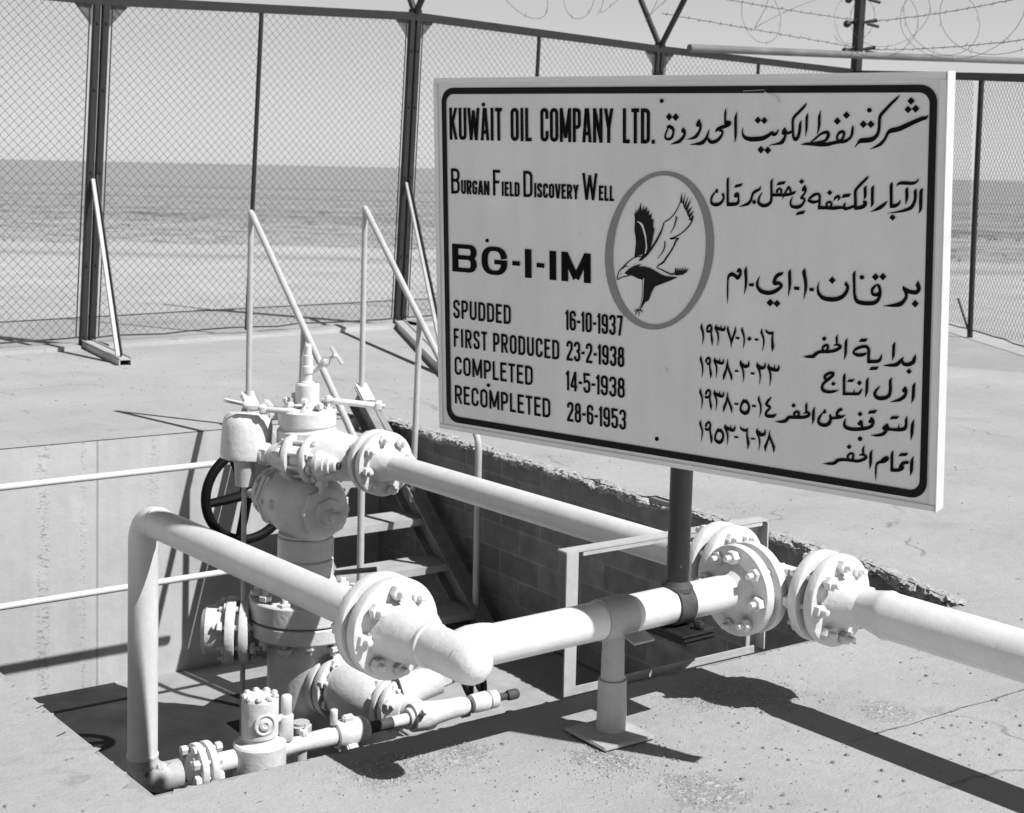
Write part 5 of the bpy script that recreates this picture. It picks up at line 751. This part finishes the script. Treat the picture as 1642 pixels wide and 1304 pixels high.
# --- condensed stroke lettering
def G(ch, W, t, tb=None, rc=.20):
    a = t / 2; ab = (tb or t) / 2; L, Q, Bm, T_ = a, W - a, ab, 1 - ab; c = min(rc, (Q - L) * .5); md = .53
    def arc(cx, cy, r, a0, a1, n=5): return [(cx + r * math.cos(R(a0 + (a1 - a0) * i / n)), cy + r * math.sin(R(a0 + (a1 - a0) * i / n))) for i in range(n + 1)]
    def bowl(y0, y1): cc = min(c, (y1 - y0) / 2); return [(L, y1)] + arc(Q - cc, y1 - cc, cc, 90, 0) + arc(Q - cc, y0 + cc, cc, 0, -90) + [(L, y0)]
    def oval(l=L, q=Q, y0=Bm, y1=T_): cc = min(c, (y1 - y0) / 2, (q - l) / 2); p = arc(q - cc, y1 - cc, cc, 0, 90) + arc(l + cc, y1 - cc, cc, 90, 180) + arc(l + cc, y0 + cc, cc, 180, 270) + arc(q - cc, y0 + cc, cc, 270, 360); return p + [p[0], p[1]]
    top_l = arc(L + c, T_ - c, c, 180, 90); top_r = arc(Q - c, T_ - c, c, 90, 0); bot_r = arc(Q - c, Bm + c, c, 0, -90); bot_l = arc(L + c, Bm + c, c, 270, 180)
    return {'A': [[(a * .9, 0), (W / 2 - a * .35, 1)], [(W - a * .9, 0), (W / 2 + a * .35, 1)], [(W * .24, .26), (W * .76, .26)]],
     'B': [[(L, 0), (L, 1)], bowl(md, T_), bowl(Bm, md)], 'C': [[(Q, .68)] + top_r[::-1] + top_l[::-1] + bot_l[::-1] + bot_r[::-1] + [(Q, .32)]],
     'D': [[(L, 0), (L, 1)], bowl(Bm, T_)], 'E': [[(L, 0), (L, 1)], [(L, T_), (W, T_)], [(L, md), (W * .88, md)], [(L, Bm), (W, Bm)]],
     'F': [[(L, 0), (L, 1)], [(L, T_), (W, T_)], [(L, md), (W * .88, md)]], 'G': [[(Q, min(.70, T_ - c))] + top_r[::-1] + top_l[::-1] + bot_l[::-1] + bot_r[::-1] + [(Q, .44)], [(W, .46), (W * .5, .46)]],
     'I': [[(W / 2, 0), (W / 2, 1)]], 'K': [[(L, 0), (L, 1)], [(W - a, 1), (L + a * .6, .44)], [(L + a * 1.3, .58), (W - a, 0)]],
     'L': [[(L, 0), (L, 1)], [(L, Bm), (W, Bm)]], 'M': [[(L, 0), (L, 1)], [(Q, 0), (Q, 1)], [(L, 1), (W / 2, .12)], [(Q, 1), (W / 2, .12)]],
     'N': [[(L, 0), (L, 1)], [(Q, 0), (Q, 1)], [(L, 1), (Q, 0)]], 'O': [oval()], 'P': [[(L, 0), (L, 1)], bowl(.44, T_)],
     'R': [[(L, 0), (L, 1)], bowl(.47, T_), [(W * .5, .47), (W - a * .9, 0)]],
     'S': [[(Q, .70)] + top_r[::-1] + top_l[::-1] + [(L, .68), (L + .02, .60), (Q - .02, .40), (Q, .32)] + bot_r + bot_l + [(L, .30)]],
     'T': [[(W / 2, 0), (W / 2, 1)], [(0, T_), (W, T_)]], 'U': [[(L, 1)] + bot_l[::-1] + bot_r[::-1] + [(Q, 1)]],
     'V': [[(a * .9, 1), (W / 2 - a * .3, 0)], [(W - a * .9, 1), (W / 2 + a * .3, 0)]],
     'W': [[(a * .8, 1), (W * .28, 0)], [(W * .28, 0), (W / 2, .92)], [(W / 2, .92), (W * .72, 0)], [(W * .72, 0), (W - a * .8, 1)]],
     'Y': [[(a * .9, 1), (W / 2, .40)], [(W - a * .9, 1), (W / 2, .40)], [(W / 2, .46), (W / 2, 0)]],
     '.': [[(W / 2, 0), (W / 2, t * 1.05)]], '-': [[(0, .47), (W, .47)]], '0': [oval()],
     '1': [[(W - a, 0), (W - a, 1)], [(W - a, .9), (0, .80)]],
     '2': [[(L, .70)] + top_l + top_r + [(Q, .62), (L + .02, .16), (L, Bm), (W, Bm)]],
     '3': [[(L, .74)] + top_l + top_r + [(Q, .62), (Q - .05, .54), (W * .42, .52)], [(W * .42, .52), (Q - .05, .50), (Q, .40)] + bot_r + bot_l + [(L, .26)]],
     '4': [[(W * .72, 0), (W * .72, 1)], [(W * .72, 1), (a * .8, .26)], [(a * .3, .24), (W, .24)]],
     '5': [[(W * .95, T_), (L, T_), (L + .01, .54), (W * .4, .60)] + arc(Q - c, .60 - c, c, 90, 0) + bot_r + bot_l + [(L, .28)]],
     '6': [[(Q, .72)] + top_r[::-1] + top_l[::-1] + bot_l[::-1] + bot_r[::-1] + arc(Q - c, .56 - c, c, 0, 90) + [(L, .56)]],
     '7': [[(0, T_), (W - a, T_), (W * .42, 0)]], '8': [oval(L + .02, Q - .02, .53, T_), oval(L, Q, Bm, .53)],
     '9': [[(L, .28)] + bot_l[::-1] + bot_r[::-1] + top_r[::-1] + top_l[::-1] + arc(L + c, .44 + c, c, 180, 270) + [(Q, .44)]]}[ch]
WD = dict(A=1.0, B=.95, C=.92, D=.95, E=.80, F=.76, G=.95, I=.42, K=1.0, L=.74, M=1.28, N=1.04, O=.95, P=.9, R=.95, S=.9, T=.82, U=.95, V=1.0, W=1.42, Y=.98)
WD.update({'.': .32, '-': .5, ' ': .62, '1': .55, '7': .82}); WD.update({c: .9 for c in '02345689'})
def text(s, x0, x1, y0, y1, t, small=None, gap=.2, ts=None, tb=None, rc=.20):
    h = y1 - y0; items = []; tot = 0; fixed = 0
    for ch in s:
        hs = h if (small is None or ch.isupper() or ch in '. ') else small
        items.append((ch.upper(), hs)); tot += WD[ch.upper()] * hs; fixed += gap * hs if ch != ' ' else 0
    q = (x1 - x0 - fixed + gap * items[-1][1]) / tot; mb = MB(); x = x0; z = 0
    for ch, hs in items:
        Wd = WD[ch] * hs * q
        if ch != ' ':
            th = t if hs == h else ts
            Wn = Wd / hs
            if ch in 'I.': Wn = max(Wn, th)
            for st in G(ch, Wn, th, tb, rc):
                n = len(st); z += 1
                P = [Vector(p) for p in st]; E = []
                closed = n > 4 and (P[0] - P[-2]).length < 1e-6
                for i in range(n):
                    d0 = (P[i] - P[i - 1]) if i else (P[1] - P[0]); d1 = (P[i + 1] - P[i]) if i < n - 1 else d0
                    if d0.length < 1e-6: d0 = d1
                    if d1.length < 1e-6: d1 = d0
                    d0 = d0.normalized(); d1 = d1.normalized(); tt = (d0 + d1).normalized(); nn = Vector((-tt.y, tt.x)); mlt = min(1.6, 1 / max(.3, tt.dot(d0)))
                    pw = th if tb is None else math.hypot(th * tt.y, tb * tt.x)
                    E.append((P[i] + nn * pw / 2 * mlt, P[i] - nn * pw / 2 * mlt))
                clip = ch in 'AKNVWY7MR4'
                vs = []
                for e in E:
                    for p in e:
                        yy = min(1.0, max(0.0, p.y)) if clip else p.y
                        vs.append(bp(x + p.x * hs, y0 + yy * hs, .0008 + .00004 * (z % 8)))
                mb.add(vs, [(2 * i, 2 * i + 1, 2 * i + 3, 2 * i + 2) for i in range(n - 1)])
            x += Wd + gap * hs
        else: x += Wd
    mb.build('lettering', M['ink'], pan, 0)
WD[' '] = .85
text('KUWAIT OIL COMPANY LTD.', -.785, -.017, .3815, .4845, .108, gap=.055)
WD[' '] = .30
text('Burgan Field Discovery Well', -.782, -.158, .2075, .2895, .112, small=.0455, gap=.075, ts=.165)
WD[' '] = .62
WD.update({'-': .32, 'I': .27, 'B': 1.10, 'G': 1.12, 'M': 1.18})
text('BG-I-IM', -.782, -.242, -.0470, .0440, .275, gap=.22, tb=.155, rc=.34)
WD.update({'-': .46, 'I': .42, 'B': .95, 'G': .95, 'M': 1.28, '1': .40})
for s, x0, x1, y0 in (('SPUDDED', -.781, -.547, -.2018), ('FIRST PRODUCED', -.781, -.3605, -.297), ('COMPLETED', -.779, -.463, -.3903), ('RECOMPLETED', -.780, -.396, -.487)):
    text(s, x0, x1, y0, y0 + .0615, .132, gap=.12)
for s, x0, x1, y0 in (('16-10-1937', -.335, -.127, -.1998), ('23-2-1938', -.333, -.122, -.2955), ('14-5-1938', -.335, -.120, -.3905), ('28-6-1953', -.332, -.116, -.4887)):
    text(s, x0, x1, y0, y0 + .0625, .128, gap=.075)
# ------------------------------------------------------------------ steel angle frame lying against the near wall
tF = thing('angle_frame', (3.33, 3.755, 0.0), 'rectangular pale steel angle frame standing on the cellar edge behind the support stand', 'frame')
fx0, fx1, fy, fz0, fz1 = 2.872, 3.79, 3.755, -0.030, 0.448
b = MB(); b.box((fx0 + .024, fy, (fz0 + fz1) / 2), (.048, .006, fz1 - fz0)); b.box((fx0 + .045, fy + .028, (fz0 + fz1) / 2), (.006, .05, fz1 - fz0 - .01)); b.build('upright', M['pale_steel'], tF)
b = MB(); b.box((fx1 - .024, fy + .046, (fz0 + fz1) / 2), (.048, .006, fz1 - fz0)); b.box((fx1 - .003, fy + .02, (fz0 + fz1) / 2), (.006, .046, fz1 - fz0 - .01)); b.build('upright', M['pale_steel'], tF)
b = MB(); b.box(((fx0 + fx1) / 2, fy + .025, fz1 - .003 + .0065), (fx1 - fx0, .05, .006)); b.box(((fx0 + fx1) / 2 + .02, fy + .003, fz1 - .008), (fx1 - fx0 - .10, .006, .012)); b.build('top_bar', M['pale_steel'], tF)
b = MB(); b.box(((fx0 + fx1) / 2, fy + .022, fz0 + .002), (fx1 - fx0 - .10, .045, .006)); b.box(((fx0 + fx1) / 2, fy + .0035, fz0 + .014), (fx1 - fx0 - .10, .006, .022)); b.build('bottom_bar', M['pale_steel'], tF)

# ------------------------------------------------------------------ stair down into the cellar, its rails, and the guard rails
tst = thing('steel_stair', (4.45, 7.6, ZF), 'steel stair of open treads going down into the cellar beside the block wall', 'stair')
def st_z(y): return 0.165 - (8.70 - y) * 0.775
yb = 8.70 - (0.165 - ZF) / 0.775
for xs, sgn in ((4.02, 1), (4.86, -1)):
    a = Vector((xs, 8.75, st_z(8.75) - .06)); e = Vector((xs, yb + .1, st_z(yb + .1) - .06)); d = (e - a).normalized(); nrm = Vector((0, -d.z, d.y)).normalized()
    if nrm.z < 0: nrm = -nrm
    b = MB(); b.bar(a, e, .008, .15, up=nrm)
    for s in (-1, 1):
        b.bar(a + nrm * s * .075 + Vector((sgn * .026, 0, 0)), e + nrm * s * .075 + Vector((sgn * .026, 0, 0)), .056, .009, up=nrm)
    b.bar(a + nrm * .079 + Vector((-sgn * .03, 0, 0)), e + nrm * .079 + Vector((-sgn * .03, 0, 0)), .045, .008, up=nrm)
    sg = b.build('stringer', M['stair'], tst)
    b = MB(); b.box(a + d * .06 + nrm * .085 + Vector((0, 0, 0)), (.085, .16, .01), (Vector((1, 0, 0)), d, nrm)); b.build('end_plate', M['white'], sg)
for k in range(7):
    y = 8.46 - .312 * k; z = -.085 - .219 * k
    if z < -1.02: break
    b = MB(); b.box((4.44, y + .115, z), (.80, .25, .008)); b.box((4.44, y - .012, z - .018), (.80, .008, .044)); b.box((4.44, y + .243, z - .018), (.80, .006, .036))
    b.build('tread', M['tread'], tst)
def handrail(x, top, low, midy, rad=.0205):
    yt, zt = top; yl, zl = low
    p0 = Vector((x, yt, zt)); p1 = Vector((x, yl, zl)); d = (p1 - p0).normalized()
    pts = [p0 + Vector((0, .0, -.012)), p0 + d * .03]
    k = p1; n = 6
    for i in range(n + 1):
        t = i / n; a = k - d * .09; c = k + Vector((0, -.0, -.09)); q = a.lerp(k, t).lerp(k.lerp(c, t), t); pts.append(q)
    pts.append(Vector((x, yl, st_z(yl) - .04)))
    b = MB(); b.tube(pts, rad, 14); b.ball(p0 + Vector((0, 0, -.006)), rad * 1.05, 12)
    hr = b.build('handrail', M['galv'], tst, 50)
    b = MB(); b.tube([Vector((x, yt - .004, zt - .01)), Vector((x - .004, yt + .004, st_z(yt) - .02))], rad * .93, 12); b.build('rail_post', M['galv'], hr)
    ym, zm = midy; b = MB(); b.tube([Vector((x + .0, ym, zm)), Vector((x - .02, ym + .02, st_z(ym) - .03))], rad * .95, 12); b.build('rail_post', M['galv'], hr)
handrail(4.86, (8.69, 1.425), (7.25, .085), (7.955, .74))
handrail(4.025, (8.69, 1.395), (7.19, .075), (7.925, .71))
for (z0, lab) in ((-.026, 'upper pale guard rail tube crossing in front of the sunlit concrete wall'), (-.668, 'lower pale guard rail tube crossing in front of the sunlit concrete wall')):
    b = MB(); yy = 7.78; b.tube([Vector((1.18, yy - .0, z0 - .012)), Vector((2.5, yy, z0)), Vector((3.98, yy, z0 + .010))], .0185, 14); b.ball((3.98, yy, z0 + .01), .019, 10)
    tag(b.build('guard_rail', M['white'], None, 50), lab, 'rail', 'guard rails across the cellar')

# ------------------------------------------------------------------ fence
LEAN = Vector((0.043, 0.004, 1))
def fy_(x): return 13.17 + (x - 4.48) * 0.115
def post_at(x, y, h, brace=None):
    p = Vector((x, y, 0)); return p
fdir = Vector((1, .115, 0)).normalized(); fn = Vector((-.115, 1, 0)).normalized()
def make_post(name, base, h, label, brace, arms=True):
    t = thing(name, base, label, 'fence post', 'fence posts')
    Bs = Vector(base)
    for s in (-1, 1):
        b = MB(); o = Bs + fdir * (s * .043); b.bar(o, o + LEAN * h, .062, .05, up=fn, bev=.004)
        for z in (.1, .75, 1.6, 2.35, 2.95):
            b.hexn(o + LEAN * z - fn * .030, fn, .012, .016)
        b.build('upright', M['fence'], t)
    b = MB(); o = Bs + fn * .032; b.bar(o, o + LEAN * (h - .05), .022, .012, up=fn); b.build('light_strip', M['galv'], t)
    if arms:
        tp = Bs + LEAN * h
        for s in (-1, 1):
            b = MB(); b.bar(tp - Vector((0, 0, .05)), tp + fn * (s * .42) + Vector((.03, 0, .62)), .05, .05, up=fdir); b.build('wire_arm', M['fence'], t)
    if brace:
        ft = Vector(brace); b = MB(); b.bar(Bs + LEAN * 1.55 - fn * .04, ft + Vector((0, 0, .06)), .07, .008, up=(1, 0, 0)); b.build('brace', M['fence'], t)
        b = MB(); b.bar(Bs + LEAN * 1.53 - fn * .04 - fdir * .03, ft + Vector((-.03, 0, .06)), .03, .03, up=(1, 0, 0)); b.build('brace_flange', M['galv'], t)
        b = MB(); d_ = (ft - Bs); b.bar(Bs + d_ * .0 + Vector((0, 0, .05)), ft + d_.normalized() * .14 + Vector((0, 0, .05)), .012, .11, up=(d_.y, -d_.x, 0)); 
        for s in (-1, 1):
            sd_ = Vector((d_.y, -d_.x, 0)).normalized() * .05 * s; b.bar(Bs + sd_ + Vector((0, 0, .03)), ft + d_.normalized() * .14 + sd_ + Vector((0, 0, .03)), .075, .010, up=(d_.y, -d_.x, 0))
        b.build('foot_channel', M['pale_steel'], t)
    return t
def chain(mb, a, fd, Wd, h0, h1, lean, z0, sp=.084, r=.0023):
    """diagonal wires of a chain-link sheet spanning Wd along fd and h upwards"""
    h = max(h0, h1)
    for sg in (1, -1):
        k = -h
        while k < Wd:
            u0 = k; pts = []
            for zz in (0, h):
                pts.append((u0 + zz if sg > 0 else u0 + h - zz, zz))
            (ua, za), (ub, zb) = pts
            def at(u, z): return Vector(a) + fd * u + lean * (z + z0) + fn_cur * (sg * .003)
            if ua > ub: ua, ub, za, zb = ub, ua, zb, za
            if ua < 0: za += (0 - ua) * (zb - za) / (ub - ua); ua = 0
            if ub > Wd: zb -= (ub - Wd) * (zb - za) / (ub - ua); ub = Wd
            fa = za - (h0 + (h1 - h0) * ua / Wd); fb = zb - (h0 + (h1 - h0) * ub / Wd)          # keep below the sloping rail
            if fa > 0 and fb > 0: k += sp; continue
            if fa > 0: q = fa / (fa - fb); ua, za = ua + (ub - ua) * q, za + (zb - za) * q
            elif fb > 0: q = fb / (fb - fa); ub, zb = ub + (ua - ub) * q, zb + (za - zb) * q
            if ub - ua > .02: mb.tube([at(ua, za), at(ub, zb)], r, 3, caps=False)
            k += sp
fn_cur = fn
def make_panel(a, b_, h, hb, label, mids, top_h=.085, lace=True):
    """chain-link panel between two posts; h = height at a, hb = height at b"""
    global fn_cur
    a = Vector(a); b_ = Vector(b_); d = (b_ - a); Wd = d.length; fd = d.normalized(); fn_cur = Vector((-fd.y, fd.x, 0))
    t = thing('chain_link_fence', a + d / 2, label, 'fence', 'chain link fence lengths')
    mb = MB(); chain(mb, a + fd * .1, fd, Wd - .2, h - .17, hb - .17, LEAN, .10); mb.build('chain_link', M['wire'], t, 0)
    mb = MB(); mb.bar(a + LEAN * (h - .045), b_ + LEAN * (hb - .045), top_h, .05, up=fn_cur); mb.build('top_rail', M['fence'], t)
    mb = MB(); n = 14; mb.tube([a.lerp(b_, i / n) + LEAN * (.085 + .022 * noise.noise((i * .9, a.x, 0))) for i in range(n + 1)], .008, 6); mb.build('bottom_wire', M['wire'], t)
    for s, e in ((a, fd * .11), (b_, -fd * .11)) if lace else ():
        mb = MB(); hh = h if s is a else hb
        mb.bar(s + e + LEAN * .09, s + e + LEAN * (hh - .1), .009, .009, up=fn_cur); mb.build('stretcher_bar', M['fence'], t)
        mb = MB(); g0 = s + e * .8 + LEAN * (hh - .08); mb.prism([g0, g0 + e * 1.6, g0 - LEAN * .20], fn_cur, .006); mb.build('gusset', M['gusset'], t)
    for f in mids:
        c = a.lerp(b_, f); hh = h + (hb - h) * f; mb = MB(); mb.tube([c + LEAN * .06, c + LEAN * (hh * .5) , c + LEAN * (hh - .06)], .0225, 10); mb.build('mid_post', M['fence'], t)
    return t
PB = [(0.95, 13.17 - 3.53 * .115, 0), (4.48, 13.17, 0), (8.04, 13.58, 0), (11.86, 14.02, 0), (15.75, 14.30, 0)]
PH = [3.2, 3.20, 3.36, 3.28, 3.22]
make_post('fence_post', PB[1], PH[1] + .12, 'dark twin-bar fence post left of the stair with a brace and channel foot', (4.36, 11.95, 0))
make_post('fence_post', PB[2], PH[2] + .03, 'dark twin-bar fence post just left of the sign with a slanting brace', (6.45, 10.1, 0))
make_post('fence_post', PB[3], PH[3] + .03, 'dark twin-bar fence post showing its V-shaped arms above the sign', None)
lab = ['chain link fence length running out of the picture on the left', 'chain link fence length between the two braced posts', 'chain link fence length half hidden by the left part of the sign', 'chain link fence length seen as a sliver above the sign']
for i in range(4):
    make_panel(PB[i], PB[i + 1], PH[i], PH[i + 1], lab[i], (.47,))
# right-hand run, coming back towards the camera
RB = [(15.75, 14.30, 0), (13.10, 10.06, 0), (11.35, 7.25, 0)]
LEAN_L = LEAN; LEAN = Vector((.055, .06, 1)); fdir = Vector((-.53, -.848, 0)); fn = Vector((.848, -.53, 0))
make_panel(RB[0], RB[1], 3.22, 2.86, 'chain link fence length behind the right end of the sign', (), lace=False)
make_panel(RB[1], RB[2], 2.86, 2.62, 'chain link fence length at the right edge with a leaning thin post', (), lace=False)
tr = thing('fence_post', RB[1], 'thin dark leaning fence post at the far right of the picture', 'fence post', 'fence posts')
mb = MB(); p = Vector(RB[1]); mb.tube([p, p + Vector((.02, .02, .9)), p + Vector((.05, .04, 2.0)), p + Vector((.14, .10, 2.82))], .030, 12); mb.build('upright', M['fence'], tr)
mb = MB(); mb.tube([p + Vector((0, 0, .02)), p + Vector((-.10, .10, .42))], .012, 8); mb.build('tie_wire', M['wire'], tr)
LEAN = LEAN_L; fdir = Vector((1, .115, 0)).normalized(); fn = Vector((-.115, 1, 0)).normalized()
# corner post with its wire brackets
cpst = thing('corner_post', PB[4], 'tall dark corner fence post with cross bolts rising above the sign', 'fence post')
mb = MB(); c = Vector(PB[4]); mb.bar(c, c + Vector((.19, .02, 5.0)), .14, .10, up=fn, bev=.006); mb.build('upright', M['fence'], cpst)
for z in (3.50, 3.88, 4.22, 4.55):
    mb = MB(); q = c + Vector((.038 * z, 0, z)); mb.tube([q - R2 * .22 + Vector((0, 0, -.03)), q - R2 * .06, q + R2 * .07, q + R2 * .24 + Vector((0, 0, .03))], [.035, .02, .02, .028], 8); mb.ball(q - R2 * .18 + Vector((0, 0, -.03)), .055, 8); mb.cyl(q + R2 * .10 - Vector((0, 0, .02)), q + R2 * .27 - Vector((0, 0, .06)), .022, 8); mb.build('wire_bracket', M['fence'], cpst)
# barbed strands and coils above the fence
def strand(name, a, b_, sag, label, r=.0045, seed=0):
    mb = MB(); n = 40; a = Vector(a); b_ = Vector(b_); pts = []
    for i in range(n + 1):
        t = i / n; pts.append(a.lerp(b_, t) + Vector((0, 0, -sag * 4 * t * (1 - t) + .015 * noise.noise((i * .8, seed, 0)))))
    mb.tube(pts, r, 4)
    for i in range(1, n, 2):
        q = pts[i] + Vector((0, 0, .004)); mb.tube([q - Vector((.02, 0, .022)), q + Vector((.02, 0, .022))], r * .6, 3); mb.tube([q - Vector((.01, .02, -.02)), q + Vector((.01, .02, -.02))], r * .6, 3)
    tag(mb.build(name, M['wire'], None, 0), label, 'barbed wire', 'barbed wire strands')
cz = lambda z: c + Vector((.038 * z, 0, z))
p2t = Vector(PB[2]) + LEAN * (PH[2] + .1); p3t = Vector(PB[3]) + LEAN * (PH[3] + .1)
strand('barbed_wire', p3t + Vector((0, 0, .62)), cz(3.90), .02, 'upper barbed wire strand left of the corner post', seed=1)
strand('barbed_wire', p3t + Vector((0, 0, .30)), cz(3.52), .0, 'lower barbed wire strand left of the corner post', seed=2)
strand('barbed_wire', cz(3.88), (12.2, 8.2, 3.55), .06, 'upper barbed wire strand right of the corner post', seed=3)
strand('barbed_wire', cz(3.50), (12.2, 8.2, 3.10), .06, 'lower barbed wire strand right of the corner post', seed=4)
def coil(a, b_, rad, pitch, label, seed):
    a = Vector(a); b_ = Vector(b_); L = (b_ - a).length; d, u, v = frame(b_ - a); mb = MB(); n = int(L / pitch * 26); pts = []; rs = random.Random(seed)
    for i in range(n):
        t = i / n; an = 2 * math.pi * t * L / pitch; rr = rad * (1 + .75 * noise.noise((i * .035, seed, 0)))
        pts.append(a.lerp(b_, t) + d * (pitch * 2.0 * noise.noise((i * .041, seed, 4))) + u * math.cos(an) * rr + v * math.sin(an) * rr)
    mb.tube(pts, .0030, 4)
    for i in range(3, n, 4):
        q = pts[i]; mb.tube([q + Vector((rs.uniform(-.03, .03), rs.uniform(-.03, .03), .03)), q - Vector((rs.uniform(-.03, .03), rs.uniform(-.03, .03), .03))], .0026, 3)
    tag(mb.build('barbed_wire_coil', M['wire'], None, 0), label, 'barbed wire', 'barbed wire coils')
def top_of(i, dz): return Vector(PB[i]) + LEAN * PH[i] + Vector((0, 0, dz))
coil(top_of(2, .62), top_of(3, .62), .36, .95, 'barbed wire coil above the fence panel left of the V-armed post', 1)
coil(top_of(3, .62), Vector(PB[4]) + Vector((.1, 0, 3.95)), .38, 1.05, 'barbed wire coil between the V-armed post and the corner post', 2)
coil(Vector(PB[4]) + Vector((.1, 0, 3.85)), (12.4, 8.6, 3.35), .42, 1.2, 'barbed wire coil right of the corner post', 3)
mb = MB(); mb.tube([(12.35, 13.88, 3.265), (15.9, 13.90, 3.385), (20.5, 13.92, 3.56)], .05, 12)
tag(mb.build('pale_tube', mat('faded_grey_tube', .20, .7, .3, 2, .1, .002, 40), None, 50), 'long pale grey tube running in front of the corner post above the sign', 'pipe')
# kerb under the fence with its gaps
for (x0, x1, lab) in ((.95, 4.35, 'low concrete kerb strip under the left fence panel'), (4.62, 7.9, 'low concrete kerb strip between the two braced fence posts'), (8.2, 15.6, 'low concrete kerb strip running behind the sign')):
    mb = MB(); n = 30; vs = []; fs = []
    for i in range(n + 1):
        x = x0 + (x1 - x0) * i / n; y = fy_(x) - .05; hh = .035 + .02 * noise.noise((x * 1.7, 3, 0))
        for (dy, z) in ((-.16, -.004), (-.15, hh), (.16, hh), (.18, -.004)): vs.append((x, y + dy + .02 * noise.noise((x * 3, dy * 9, 0)), max(z, -.004)))
    for i in range(n):
        for k in range(3): fs.append((i * 4 + k, i * 4 + k + 1, i * 4 + k + 5, i * 4 + k + 4))
    mb.add(vs, fs); tag(mb.build('kerb', M['ground'], None, 60), lab, 'kerb', 'kerb strips under the fence')
